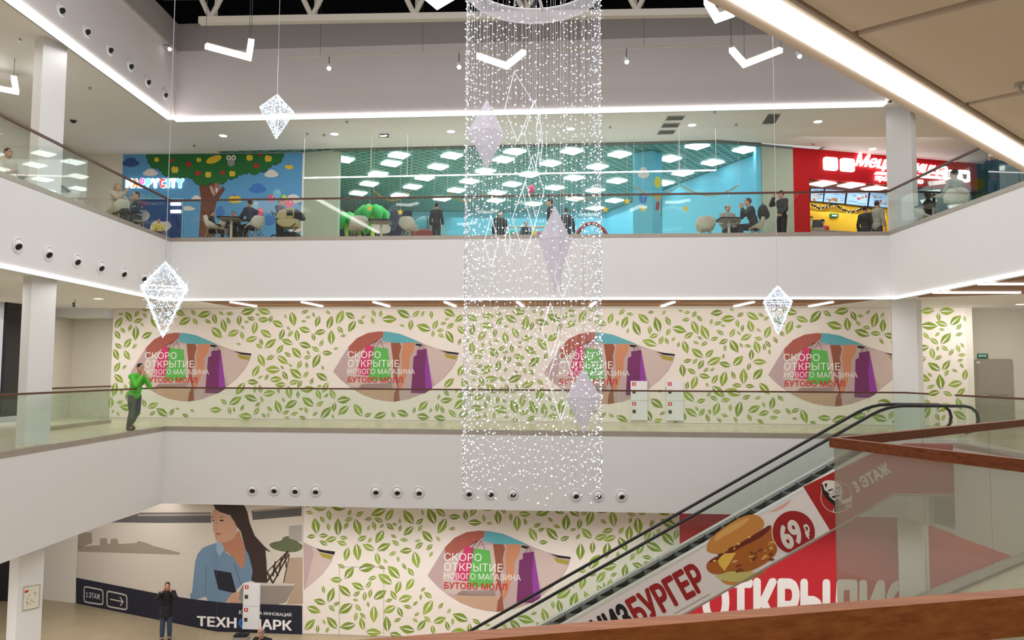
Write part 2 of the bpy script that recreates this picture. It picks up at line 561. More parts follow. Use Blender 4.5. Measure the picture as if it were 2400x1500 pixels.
LW = (XL, 2.0); CL = (XL, fy(XL)); CR2 = (XR, fy(XR)); CR3 = (XU, fy(XU))
fascia('wall_fascia_middle_left', LW, CL, C1, -.12, 'white_paint')
fascia('wall_fascia_middle_back', CL, CR2, C1, -.12, 'white_paint')
fascia('wall_fascia_middle_right', CR2, (XR, 20.5), C1, -.12, 'white_paint')
fascia('wall_fascia_middle_right.001', (XR, 19.3), CE, C1, -.12, 'white_paint')
fascia('wall_fascia_middle_near', CE, KC, -1.4, -.42, 'white_paint')
fascia('wall_fascia_upper_left', LW, CL, C2, Z3, 'white_paint')
fascia('wall_fascia_upper_back', CL, CR3, C2, Z3, 'white_paint')
fascia('wall_fascia_upper_right', CR3, (XU, E0(XU)), C2, Z3, 'white_paint')
fascia('wall_top_left', LW, CL, C3, 11.62, 'fascia_top')
fascia('wall_top_back', CL, CR3, C3, 11.62, 'fascia_top')
fascia('wall_top_right', CR3, (XU, 3), C3, 11.62, 'fascia_top')
fascia('wall_band_left', LW, CL, 11.62, 12.5, 'dark_band', .6)
fascia('wall_band_back', CL, CR3, 11.62, 12.5, 'dark_band', .6)
struct('trim_1', MB().box((XL - .02, 2, 11.55), (XL + .05, fy(XL), 11.63)), 'truss_paint')
mb = MB().box((-22, -2, 15.2), (22, 40, 15.4)).box((-22, 27, 12.5), (22, 27.2, 15.2)).box((-13.2, 0, 12.5), (-13, 27, 15.2)).box((13, 0, 11.6), (13.2, 27, 15.2))
struct('ceiling_roof', mb, 'roof_dark')

# ceiling over our own gallery with its stepped panels
E0a, E0b = (XU, E0(XU)), (-10, E0(-10))
ed = Vector((E0a[0] - E0b[0], E0a[1] - E0b[1], 0)).normalized(); en = Vector((ed.y, -ed.x, 0))


def q(t, s, z): return Vector((E0b[0], E0b[1], z)) + ed * t + en * s


LEN = (Vector(E0a) - Vector(E0b)).length
mb = MB().prism([q(0, 0, C2), q(LEN, 0, C2), q(LEN, .312, C2), q(0, .312, C2)], (0, 0, .28))
struct('ceiling_near_edge', mb, 'ceiling_warm')
mb = MB().prism([q(0, .25, C2 + .2), q(LEN, .25, C2 + .2), q(LEN + 2, 14, C2 + .2), q(0, 14, C2 + .2)], (0, 0, 1.4))
struct('ceiling_near', mb, 'groove')


def seam(p, r):                                  # a panel edge seen through two picture points, as t over s
    a, b = [(lambda w: (w.dot(ed), w.dot(en)))(onZ(*x, C2 + .02) - q(0, 0, C2 + .02)) for x in (p, r)]
    return lambda s_: a[0] + (b[0] - a[0]) * (s_ - a[1]) / (b[1] - a[1])


sa, sb, sc, sd = seam((1985, 78), (2272, 0)), seam((2004, 86), (2345, 0)), seam((2253, 243), (2400, 211)), seam((2264, 248), (2400, 222))
for i, (lo, hi) in enumerate(((lambda s_: 4, sa), (sb, sc), (sd, lambda s_: LEN))):
    s0, s1 = .345, 5.0
    mb = MB().prism([q(lo(s0), s0, C2 + .02), q(hi(s0), s0, C2 + .02), q(hi(s1), s1, C2 + .02), q(lo(s1), s1, C2 + .02)], (0, 0, .17))
    struct('ceiling_near_panel.%03d' % i, mb, 'ceiling_warm')

# wood slat ceilings of the middle floor
mb = MB().prism([(x, fy(x) + y, C2 - .03) for x, y in ((-9.6, .2), (10.4, .2), (9.9, 2.3), (-9.3, 2.3))], (0, 0, .03))
struct('ceiling_wood', mb, 'ceiling_wood')
mb = MB().prism([(11.25, 21.2, C2 - .03), (13.3, 20.2, C2 - .03), (16, 18.4, C2 - .03), (17.5, 14, C2 - .03), (11.25, 14, C2 - .03)], (0, 0, .03))
struct('ceiling_wood.001', mb, 'ceiling_wood')


# walls ----------------------------------------------------------
def wall(name, a, b, z0, z1, m, th=.15):
    return fascia(name, a, b, z0, z1, m, th)


DM, DL = 25.8, 23.5                            # banner walls of the middle and lower floors
mx0, mx1 = onF(262, 850, DM).x, onF(2266, 850, DM).x
wall('wall_back_middle', (mx0, fy(mx0, DM)), (mx1, fy(mx1, DM)), Z2, C2, 'wall_cream')
wall('wall_back_middle.001', (-16.2, 28.3), (mx0 - .05, 27.5), Z2, C2, 'wall_cream')
struct('trim_2', MB().box((-15.9, 26.7, 3.55), (-14.2, 27.9, C2)), 'white_paint')
wall('wall_left_middle', (-16.2, 6), (-16.2, 24.1), Z2, C2, 'wall_cream')
mb = MB().box((-16.25, 13, .2), (-16.15, 23.3, C2)); struct('window_1', mb, 'night')
mb = MB().box((-16.25, 24.5, .2), (-16.15, 26.75, C2)); struct('window_2', mb, 'night')
wall('wall_left_middle.001', (-16.2, 26.75), (-16.2, 28.3), Z2, C2, 'wall_cream')
wx = onF(2280, 850, 26.2).x
mb = MB().prism([(mx1, fy(mx1, DM), 0), (mx1 + .22, fy(mx1, DM), 0), (mx1 + .3, 27.5, 0), (mx1, 27.5, 0)], (0, 0, C2)); struct('wall_pier_middle', mb, 'wall_cream')
wall('wall_right_middle', (mx1 + .2, 26.4), (20, 24.6), Z2, C2, 'wall_cream')
wall('wall_side_middle', (19, 29), (19, 4), Z2, C2, 'wall_cream')
# lower floor
lx0, lx1 = onF(711, 1300, DL).x, onF(1592, 1220, DL).x
wall('wall_back_lower', (lx0, fy(lx0, DL)), (lx1, fy(lx1, DL)), Z1, C1, 'wall_cream')
wall('wall_store_lower', (lx1, fy(lx1, DL)), (18, fy(18, DL)), Z1, C1, 'wall_cream')
PA, PB = Vector((-14.96, 27.03, 0)), onF(508, 1480, DL); PB.z = 0   # the slanting half of the poster wall
wall('wall_poster_lower', (PA.x, PA.y), (PB.x, PB.y), Z1, C1, 'wall_cream')
wall('wall_poster_lower.001', (PB.x, PB.y), (lx0, fy(lx0, DL)), Z1, C1, 'wall_cream')
wall('wall_left_lower', (-16.9, 27.6), (PA.x - .02, PA.y - .02), Z1, C1, 'wall_cream')
mb = MB().box((-18.2, 27.2, Z1), (-16.95, 27.4, C1)); struct('door_1', mb, 'night')
mb = MB().box((-22, 26.9, Z1), (-18.3, 27.1, C1)); struct('window_3', mb, 'night')
wall('wall_side_lower', (18, 29), (18, 0), Z1, C1, 'wall_cream')
# upper floor
HA, HB = onZ(284, 361, C3), onZ(710, 357, C3)  # the mural wall
GA, GB, GC = onZ(795, 350, C3), onZ(1680, 329, C3), onZ(1785, 338, C3)
RA, RB = onZ(1858, 345, C3), onZ(2208, 376, C3)
RB = RA + (RB - RA) * 1.25
P2 = lambda p: (p.x, p.y)
wall('wall_mural_upper', P2(HA), P2(HB), Z3, C3, 'wall_cream')
mat('pillar_green', (172, 184, 166), .8, noise=.02, scale=2)
wall('wall_pier_upper', P2(HB), P2(GA), Z3, C3, 'pillar_green')
wall('wall_pier_upper.001', P2(GC), P2(RA), Z3, C3, 'pillar_green')
wall('wall_left_upper', (-15.5, 4), (-15.5, HA.y + .2), Z3, C3, 'wall_cream')
wall('wall_corner_upper', (-15.5, HA.y), P2(HA), Z3, C3, 'wall_cream')
mat('store_dark', (42, 48, 54), .6)
wall('wall_right_upper', P2(RB), (RB.x + 3, RB.y + .8), Z3, C3, 'store_dark')
wall('wall_side_upper', (20, 30), (20, 4), Z3, C3, 'store_dark')
mat('shop_blue', (112, 196, 226), .7, noise=.03, scale=.6)
mat('shop_navy', (36, 44, 72), .7)
tilemat('shop_grid', (92, 140, 138), (84, 132, 130), .3, .3, .6, .035, .62, (150, 190, 186))
SA, SB = Vector((8.75, 27.1, 0)), Vector((4.65, 37.2, 0))
wall('wall_shop_side', (SA.x, SA.y), (SB.x, SB.y), Z3, C3, 'shop_blue')
wall('wall_shop_side.001', (GC.x - .02, GC.y + .03), (SA.x, SA.y), Z3, C3, 'shop_blue')
wall('wall_shop_back', (SB.x, SB.y), (-4.9, 37.2), Z3, C3, 'shop_blue')
wall('wall_shop_back.001', (-4.9, 37.2), (-17, 37.2), Z3, C3, 'shop_navy')
mb = MB().prism([(GA.x, GA.y + .1, C3 + .02), (GB.x, GB.y + .1, C3 + .02), (GC.x, GC.y + .1, C3 + .02), (9.2, 27.1, C3 + .02), (5, 37.4, C3 + .02), (-17, 37.4, C3 + .02), (-17, 27.2, C3 + .02)], (0, 0, .1))
struct('ceiling_shop', mb, 'shop_grid')
fasc = MB().prism([(GA.x - .2, GA.y - .04, C3 - .07), (GB.x, GB.y - .04, C3 - .07), (GC.x, GC.y - .04, C3 - .07), (RA.x, RA.y - .04, C3 - .07), (RA.x, RA.y + .1, C3 - .07), (GC.x, GC.y + .1, C3 - .07), (GB.x, GB.y + .1, C3 - .07), (GA.x - .2, GA.y + .1, C3 - .07)], (0, 0, .07))
mat('grey_trim', (112, 122, 118), .6)
struct('trim_3', fasc, 'grey_trim')
# shop window panes
n = 0
for a, b, k in ((GA, GB, 7), (GB, GC, 1)):
    for i in range(k):
        p, r = a.lerp(b, i / k), a.lerp(b, (i + 1) / k); d = (r - p).normalized() * .01
        p, r = p + d, r - d; nn = Vector((-d.y, d.x, 0)).normalized() * .012
        n += 1
        struct('window_shop_%d' % n, MB().prism([(p.x, p.y, Z3), (r.x, r.y, Z3), (r.x + nn.x, r.y + nn.y, Z3), (p.x + nn.x, p.y + nn.y, Z3)], (0, 0, C3 - Z3 - .07)), 'glass_shop')


# columns
def column(name, pts, z0, z1, m='white_paint'):
    return struct(name, MB().prism([(x, y, z0) for x, y in pts], (0, 0, z1 - z0)), m)


cl = [(-11.0, 17.5), (-10.76, 18.05), (-11.06, 18.2), (-11.3, 17.65)]
crr = [(10.98, 22.15), (11.62, 22.0), (11.98, 22.4), (11.3, 22.85)]
for nm, pts in (('wall_column_left', cl), ('wall_column_right', crr)):
    column(nm, pts, Z1, C1); column(nm + '.001', pts, Z2, C2); column(nm + '.002', pts, Z3, C3)
mat('shop_column', (104, 184, 212), .7)
c0 = onZ(1528, 352, C3)
column('wall_column_shop', [(c0.x - .62, c0.y + .35), (c0.x, c0.y), (c0.x + .42, c0.y + .35), (c0.x - .2, c0.y + .75)], Z3, C3, 'shop_column')


# ================================================================ LINEAR LIGHTS ALONG THE EDGES
def edge_light(label, a, b, z0, h, d, nrm, loc=None):
    lip = .03 if z0 == C3 else .015
    a, b, nrm = Vector(a), Vector(b), Vector(nrm).normalized()
    t = thing('linear_light', label, 'light', (a + b) / 2 + Vector((0, 0, z0)))
    A, B = a + Vector((0, 0, z0)), b + Vector((0, 0, z0))
    Z = Vector((0, 0, -h))
    MB().prism([A + nrm * lip + Z, B + nrm * lip + Z, B - nrm * d + Z, A - nrm * d + Z], (0, 0, h - .004)).build('diffuser', 'led_strip', t)
    MB().prism([A - nrm * d + Z * 1.3, B - nrm * d + Z * 1.3, B - nrm * (d + .03) + Z * 1.3, A - nrm * (d + .03) + Z * 1.3], (0, 0, h * 1.3 - .004)).build('housing', 'grey_trim', t)


edge_light('long white light strip under the top wall over the glass front of the play shop', (XL, fy(XL), 0), (XU, fy(XU), 0), C3, .07, .12, (0, -1, 0))
edge_light('bright light strip running up to the ceiling edge above the dining gallery with round nozzles', (XL, 4, 0), (XL, fy(XL) - .14, 0), C3, .09, .15, (1, 0, 0))
edge_light('thin light strip at the foot of the wide white band above the leaf banner', (XL, fy(XL), 0), (XU, fy(XU), 0), C2, .028, .05, (0, -1, 0))
edge_light('light strip below the white wall with nozzles, ending behind the big crystal', (XL, 8, 0), (XL, fy(XL) - .08, 0), C2, .05, .08, (1, 0, 0))
edge_light('light strip below the slanting white band over the escalator landing', (XU, fy(XU) - .08, 0), (XU, E0(XU), 0), C2, .045, .08, (-1, 0, 0))
t = thing('linear_light', 'broad glaring light strip in the ceiling edge overhead above the wooden corner rail', 'light', q(12, .4, C2))
MB().prism([q(0, .10, C2 - .012), q(LEN, .10, C2 - .012), q(LEN, .27, C2 - .012), q(0, .27, C2 - .012)], (0, 0, .03)).build('diffuser', 'led_strip', t)


# ================================================================ GLASS BALUSTRADES
def balustrade(label, path, z, zc, rail, glass, pane=1.12, rw=.06, rh=.05, inset=.06, side=1, railm='rail_brown', coping=.12, cw=.14, ends=(), skip=(), loc=None):
    """path: list of (x, y); side: +1 when the floor lies to the left of the walking direction"""
    P = [Vector((x, y, 0)) for x, y in path]
    t = thing('glass_balustrade', label, 'balustrade', (P[0].x, P[0].y, z))
    nrm = []
    for i in range(len(P) - 1):
        d = (P[i + 1] - P[i]).normalized(); nrm.append(Vector((-d.y, d.x, 0)) * side)

    def off(dist):                               # mitred offset polyline
        out = []
        for i in range(len(P)):
            if i == 0: out.append(P[0] + nrm[0] * dist)
            elif i == len(P) - 1: out.append(P[-1] + nrm[-1] * dist)
            else:
                m = (nrm[i - 1] + nrm[i]); m = m / (m.length ** 2) * 2
                out.append(P[i] + m * dist)
        return out
    o1, o2, g1_, g2_ = off(inset - rw / 2), off(inset + rw / 2), off(inset - .006), off(inset + .006)
    c1, c2 = off(-.012), off(cw)
    for i in range(len(P) - 1):
        if railm: MB().prism([o1[i] + Vector((0, 0, rail - rh)), o1[i + 1] + Vector((0, 0, rail - rh)), o2[i + 1] + Vector((0, 0, rail - rh)), o2[i] + Vector((0, 0, rail - rh))], (0, 0, rh)).build('handrail', railm, t)
        if coping: MB().prism([c1[i] + Vector((0, 0, zc - coping)), c1[i + 1] + Vector((0, 0, zc - coping)), c2[i + 1] + Vector((0, 0, zc - coping)), c2[i] + Vector((0, 0, zc - coping))], (0, 0, coping + .01)).build('base_profile', 'coping_metal', t)
        L = (g1_[i + 1] - g1_[i]).length; k = max(1, round(L / pane))
        for j in range(k):
            a, b = j / k + .006 / L, (j + 1) / k - .006 / L
            p = [g1_[i].lerp(g1_[i + 1], a), g1_[i].lerp(g1_[i + 1], b), g2_[i].lerp(g2_[i + 1], b), g2_[i].lerp(g2_[i + 1], a)]
            MB().prism([v + Vector((0, 0, zc)) for v in p], (0, 0, rail - rh - zc)).build('glass_pane', glass, t)
    return t


RL = 1.2
balustrade('long brown-railed glass balustrade before the leaf banner and the person in green', [(XL, 6), CL, CR2, (XR, 20.5)], 0, 0, RL, 'glass_low', rw=.06, rh=.045)
balustrade('glass balustrade with brown rail in front of the grey door past the escalator top', [(XR, 19.2), (XR, 13.1)], 0, 0, RL, 'glass_low', rw=.06, rh=.045)
balustrade('top floor glass balustrade with dark brown rail below the mural and the red diner', [(XL, 6), CL, CR3, (XU, E0(XU) + .1)], Z3, Z3 + .1, 6.95, 'glass_rail', rw=.06, rh=.05, coping=.1)
balustrade('inner glass balustrade beside the dark windows behind the white pillar', [(-12.9, 24.9), (-12.9, 20.5)], 0, .1, RL, 'glass_low', rw=.06, rh=.045, side=-1)
KCn = (KC[0], KC[1])
balustrade('wooden rail corner with tall clear glass next to the escalator', [CE, KC, AB], 0, -.28, RL, 'glass_near', pane=1.55, rw=.06, rh=.075, inset=.038, side=1, railm='rail_corner_shade', coping=.16)
balustrade('thick wooden handrail crossing in front of the viewer at the very bottom', [AB, AL], 0, -.28, RL, 'glass_near', pane=1.5, rw=.05, rh=.09, inset=.033, side=1, railm='rail_near_lit', coping=.16)
# ================================================================ ROOF TRUSSES
def truss(label, D, slope, zb, x0, x1, nodes, m, r=.085, hgt=2.6):
    Y = lambda x: D - slope * x
    t = thing('roof_truss', label, 'truss', ((x0 + x1) / 2, Y(0), zb))
    MB().bar((x0, Y(x0), zb), (x1, Y(x1), zb), .18, .17).build('bottom_chord', m, t)
    MB().bar((x0, Y(x0), zb + hgt), (x1, Y(x1), zb + hgt), .18, .17).build('top_chord', m, t)
    hw = (nodes[1] - nodes[0]) / 2
    for x in nodes:
        for s in (-1, 1):
            MB().tube([(x, Y(x), zb + .06), (x + s * hw * .92, Y(x + s * hw), zb + hgt)], r * .8, 8).build('brace', m, t)
        MB().tube([(x + .02, Y(x) + .3, zb + .2), (x + .02, Y(x) + .3, zb + hgt)], r * .55, 8).build('post', m, t)
    return t


zt = onY(1000, 36, 18.95).z
nx = [onY(x, 30, 18.95).x for x in (480, 725, 970, 1230, 1490, 1740)]
truss('pale roof truss whose bottom beam runs above the grey band over the top wall', 18.95, .047, zt, nx[0] - .28, 9, nx, 'truss_paint')
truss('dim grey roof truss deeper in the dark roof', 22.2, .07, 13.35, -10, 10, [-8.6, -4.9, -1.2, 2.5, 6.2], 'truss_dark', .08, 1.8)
MB().tube([(-10.3, 21.9, 12.75), (6, 20.9, 12.75)], .2, 14).build('ventilation_duct', 'black')
tag(bpy.data.objects['ventilation_duct'], 'black round duct running under the dark roof behind the pale truss', 'duct')


# ================================================================ CHEVRON PENDANT LIGHTS
def vee(label, pts, z, zw=15.2, w=.115, h=.10):
    a, m, b = [onZ(x, y, z) for x, y in pts]
    d1, d2 = (m - a).normalized(), (b - m).normalized()
    n1, n2 = Vector((-d1.y, d1.x, 0)), Vector((-d2.y, d2.x, 0)); nm = n1 + n2; nm = nm / nm.length_squared * 2
    poly = lambda k: [a + n1 * k, m + nm * k, b + n2 * k, b - n2 * k, m - nm * k, a - n1 * k]
    t = thing('pendant_light', label, 'light', m)
    MB().prism(poly(w / 2), (0, 0, h)).build('diffuser', 'led', t)
    MB().prism([p + Vector((0, 0, h)) for p in poly(w / 2 + .008)], (0, 0, .02)).build('housing', 'truss_paint', t)
    for p in (a, b, m):
        MB().tube([p + Vector((0, 0, h)), Vector((p.x, p.y, zw))], .006, 5).build('suspension_wire', 'wire_dark', t)
    return t


GV = 'chevron pendant lights'
vee('chevron pendant light over the mural shop, nearest to the glowing crystal on its long wire', [(482, 113), (583, 140), (589, 102)], 8.9)
vee('chevron pendant light cut by the frame top just beside the light curtain ring', [(994, -8), (1025, 18), (1062, -4)], 8.9)
vee('chevron pendant light shining through the strings of the light curtain', [(1120, 136), (1187, 160), (1228, 127)], 8.9)
vee('chevron pendant light half overlapping the edge of the big overhead ceiling', [(1657, 9), (1681, 50), (1718, 37)], 8.3)
vee('chevron pendant light on dark wires before the pale top wall near the overhead ceiling', [(1715, 122), (1745, 156), (1831, 122)], 8.9)
vee('chevron pendant light under the gallery ceiling beside the white upper pillar', [(-40, 205), (38, 220), (32, 187)], 8.95, 9.5)
for i, (x, y) in enumerate(((-3.2, 9.5), (1.5, 8.2), (5.5, 10.5), (-6.5, 11.5), (-1, 11.2), (-4.8, 6.8))):       # more of the same, above the frame
    c = Vector((x, y, 9.2)); p = [c + Vector((-.55, .25 - .1 * (i % 3), 0)), c, c + Vector((.5, .35, 0))]
    vee('chevron pendant light of the rows over the open hall', [pr(v) for v in p], 9.2)['group'] = GV


# ================================================================ TRACK SPOTLIGHTS
def spotlamp(label, px, py, Y, up=.35, wallx=0):
    p = onX(px, py, XL + wallx) if wallx else onY(px, py, Y)
    t = thing('track_spotlight', label, 'spotlight', p + Vector((0, 0, up)))
    ax = Vector((.12, -.55, -.8)).normalized()
    MB().lathe([(.0, .0), (.055, 0), (.06, .17), (.0, .17)], p - ax * .17, ax, 14).build('lamp_body', 'white_paint', t)
    MB().lathe([(.0, .0), (.056, 0), (.05, .03), (0, .03)], p, ax, 14).build('lens', 'led', t)
    MB().tube([p - ax * .1, p + Vector((0, 0, up + .03))] if not wallx else [p - ax * .1, p + Vector((-.02, 0, up)), Vector((XL + .03, p.y, p.z + up))], .012, 6).build('stem', 'wire_dark', t)
    return p


tp = []
for lab, px, py in (('track spotlight above the mural, next to the smaller crystal wire', 771, 160), ('track spotlight just outside the light curtain', 1076, 157),
                    ('track spotlight alone on the pale wall between curtain and chevron lights', 1469, 145), ('track spotlight at the end of the track under the overhead ceiling edge', 1874, 132)):
    tp.append(spotlamp(lab, px, py, 20.4 - .0008 * (px - 771)) + Vector((0, 0, .35)))
a, b = tp[0] + (tp[0] - tp[3]).normalized() * 1.1, tp[3] + (tp[3] - tp[0]).normalized() * .5
t = thing('light_track', 'thin white lighting track carrying the row of spotlights before the top wall', 'track', (a + b) / 2)
MB().bar(a, b, .035, .035).build('rail', 'truss_paint', t)
for k in (.06, .26, .42, .68, .84):
    p = a.lerp(b, k); MB().tube([p, p + Vector((0, 0, 4.3))], .005, 5).build('suspension_wire', 'wire_dark', t)
spotlamp('track spotlight up in the corner beside the hanging wire of the big crystal', 398, 115, 21.0, .12, .22)


# ================================================================ ROUND AIR NOZZLES
GN = 'round air nozzles'


def nozzle(p, n, label, group, aim):
    t = thing('air_nozzle', label, 'air vent', p, group)
    n = Vector(n); aim = Vector(aim).normalized()
    MB().lathe([(.165, 0), (.175, .02), (.16, .04), (.135, .035), (.125, .0)], p, n, 28).build('ring', 'white_paint', t, True)
    c = p - n * .02
    x, y = frame(aim); prof = [(.13 * math.sin(a), .13 * math.cos(a)) for a in [math.pi / 2 * 1.25 - i * (math.pi / 2 * 1.25 - .62) / 7 for i in range(8)]]
    MB().lathe(prof + [(.077, .100), (.074, .02)], c, aim, 24).build('nozzle_ball', 'white_paint', t, True)
    MB().disc(c + aim * .085, aim, .079, 20).build('opening', 'black', t)
    return t


ORD = ('first', 'second', 'third', 'fourth', 'fifth', 'sixth', 'seventh', 'eighth', 'ninth')
for g_, lab, row in ((0, '%s of four round air nozzles above the poster woman, counting toward the escalator', ((592, 1147), (643, 1147.5), (692, 1149), (740, 1150))),
                     (1, '%s of three round air nozzles before the light curtain, counting toward the curtain', ((881, 1151), (931, 1152), (982, 1153))),
                     (2, '%s of three round air nozzles at the curtain foot, counting toward the escalator', ((1099, 1155), (1150, 1156), (1202, 1157))),
                     (3, '%s of three round air nozzles nearest the escalator, counting toward it', ((1349, 1160), (1402, 1161), (1456, 1161)))):
    for i, (x, y) in enumerate(row): nozzle(onF(x, y, 22.5), (-.0786, -.9969, 0), lab % ORD[i], 'air nozzles of the lower white band', (.12, -.9, -.42))
for i, (x, y) in enumerate(((386, 220), (346, 190), (305, 153), (257, 115), (203, 72), (143, 22))):
    nozzle(onX(x, y, XL), (1, 0, 0), '%s round air nozzle from the corner on the topmost wall above the slanting strip' % ORD[i], 'air nozzles of the topmost wall', (.75, -.35, -.5))
for i, (x, y) in enumerate(((335, 651), (288, 640), (235, 626), (179, 611), (112, 594), (40, 574))):
    nozzle(onX(x, y, XL), (1, 0, 0), '%s round air nozzle from the big crystal along the white side wall' % ORD[i], 'air nozzles of the white side wall', (.75, -.3, -.45))

# ================================================================ RECESSED LIGHTS, VENTS, SIGNS ON THE CEILINGS
def downlight(px, py, z, label, r=.12, group=None):
    p = onZ(px, py, z)
    t = thing('recessed_light', label, 'light', p, group)
    MB().lathe([(r, 0), (r + .03, -.008), (r + .035, 0)], p - Vector((0, 0, .003)), (0, 0, 1), 20).build('trim_ring', 'white_paint', t)
    MB().lathe([(.0, -.02), (r, -.006), (r, 0)], p - Vector((0, 0, .003)), (0, 0, 1), 20).build('lens', 'led', t)


for px, py, lab in ((523, 318, 'recessed round light in the gallery ceiling above the mural tree'), (784, 314, 'recessed round light above the pale green pillar beside the mural'),
                    (1057, 308, 'recessed round light just outside the light curtain above the play shop'), (1337, 302, 'recessed round light seen through the light curtain'),
                    (1622, 293, 'recessed round light beside the three slotted vents'), (1917, 285, 'recessed round light in the ceiling before the red diner sign'),
                    (2045, 349, 'recessed round light close to the red diner front and pillar')):
    downlight(px, py, C3, lab)
for px, py, lab in ((90, 673, 'recessed round light in front of the white pillar of the middle gallery'), (231, 700, 'recessed round light between the pillar and the leaf banner'),
                    (352, 721, 'recessed round light behind the big crystal'), (2392, 713, 'recessed round light above the grey door beside the frame edge')):
    downlight(px, py, C2, lab)
for i, (px, py) in enumerate(((46, 92), (98, 128), (211, 205), (84, 268), (760, 315), (720, 313), (813, 285), (1675, 262), (1725, 291), (1906, 336), (1430, 297), (455, 340))):
    p = onZ(px, py, C3)
    t = thing('sprinkler', 'small sprinkler head on the gallery ceiling', 'sprinkler', p, 'sprinkler heads of the upper ceiling')
    MB().lathe([(.0, -.05), (.045, -.05), (.015, -.03), (.02, -.012), (.05, -.01), (.05, 0)], p, (0, 0, 1), 10).build('head', 'steel', t)
for px, py, z in ((172, 280, C3),):
    p = onZ(px, py, z); t = thing('dome_camera', 'small dome camera on the ceiling behind the upper pillar', 'camera', p)
    MB().ball(p - Vector((0, 0, .02)), (.09, .09, .1), 14).build('dome', 'store_dark', t, True); MB().lathe([(.11, -.04), (.11, 0)], p, (0, 0, 1), 16).build('base', 'white_paint', t)
p = onZ(2390, 195, C2 + .02); t = thing('sprinkler', 'sprinkler head on the overhead ceiling panel near the frame edge', 'sprinkler', p)
MB().lathe([(.0, -.07), (.012, -.07), (.012, -.03), (.035, -.03), (.035, 0)], p, (0, 0, 1), 12).build('head', 'steel', t)
for px, py in ((177, 702),):
    p = onZ(px, py, C2); t = thing('ceiling_camera', 'small twin surveillance camera near the dark windows', 'camera', p)
    MB().tube([p, p - Vector((0, 0, .18))], .03, 8).build('mount', 'white_paint', t); MB().tube([p - Vector((-.03, .12, .2)), p - Vector((.1, -.1, .12))], .05, 10).build('lens_body', 'store_dark', t)


def vent(label, q4, z, n):
    c = [onZ(x, y, z) for x, y in q4]; Z = Vector((0, 0, -.02))
    t = thing('ceiling_vent', label, 'vent', sum(c, Vector()) / 4)
    mb = MB(); ce = sum(c, Vector()) / 4
    for i in range(4):
        a, b = c[i], c[(i + 1) % 4]; mb.prism([a, b, b.lerp(ce, .1), a.lerp(ce, .1)], Z)
    mb.build('frame', 'white_paint', t)
    MB().face([p.lerp(ce, .08) - Vector((0, 0, .002)) for p in c]).build('recess', 'store_dark', t)
    mb = MB()
    for i in range(1, n):
        k = i / n; mb.bar(c[0].lerp(c[1], k) - Vector((0, 0, .012)), c[3].lerp(c[2], k) - Vector((0, 0, .012)), .012, .012)
    mb.build('slats', 'truss_paint', t)


vent('slotted ceiling vent farthest from the play shop, topmost of three', [(1563, 271), (1608, 270), (1601, 281), (1557, 282)], C3, 10)
vent('slotted ceiling vent in the middle of three', [(1553, 288), (1597, 287), (1590, 298), (1547, 299)], C3, 10)
vent('slotted ceiling vent closest to the play shop, lowest of three', [(1544, 304), (1587, 303), (1579, 314), (1537, 315)], C3, 10)
vent('square ceiling vent beside the thin wire of the hanging crystal', [(1800, 265), (1832, 265), (1817, 290), (1783, 291)], C3, 6)
mat('sign_green', (18, 92, 62), .5, emit=.25)
mat('sign_white', (240, 246, 244), .5, emit=.6)
p = onZ(901, 313, C3); pl = Pl((p.x, p.y, 0), (1, -TA, 0))
t = thing('exit_sign', 'small green and white sign hanging under the ceiling above the play shop', 'sign', p)
u, v = pl.px(901, 319)
MB().art(pl, [(u - .15, v - .05), (u + .15, v - .05), (u + .15, v + .06), (u - .15, v + .06)], 0, 0, .03).build('sign_box', 'store_dark', t)
MB().art(pl, [(u - .13, v - .035), (u + .01, v - .035), (u + .01, v + .02), (u - .13, v + .02)], .034).art(pl, [(u + .02, v - .04), (u + .13, v), (u + .02, v + .045)], .034).build('arrow', 'sign_white', t)
# linear lights set in the wood ceiling
for i, (xa, xb) in enumerate(((541, 600), (708, 755), (876, 912), (1043, 1067), (1213, 1225), (1396, 1384), (1580, 1551), (1766, 1722), (1951, 1897))):
    a, b = onZ(xa, 706.5, C2 - .03), onZ(xb, 716.5, C2 - .03)
    lab = '%s of three slim light bars %s, counting toward the pillar' % (ORD[i % 3], ('between big crystal and light curtain', 'around the light curtain', 'between light curtain and pillar')[i // 3])
    t = thing('light_bar', lab, 'light', (a + b) / 2, 'light bars of the wood ceiling')
    MB().bar(a - Vector((0, 0, .02)), b - Vector((0, 0, .02)), .08, .04).build('diffuser', 'led', t)
for (a, b), lab in zip((((2187, 684), (2391, 684)), ((2293, 664), (2440, 664))), ('slim light bar in the wood ceiling nearest the leaf banner strip by the pillar', 'slim light bar in the wood ceiling running out of the frame above the door')):
    a, b = onZ(*a, C2 - .03), onZ(*b, C2 - .03)
    t = thing('light_bar', lab, 'light', (a + b) / 2); MB().bar(a - Vector((0, 0, .02)), b - Vector((0, 0, .02)), .08, .04).build('diffuser', 'led', t)


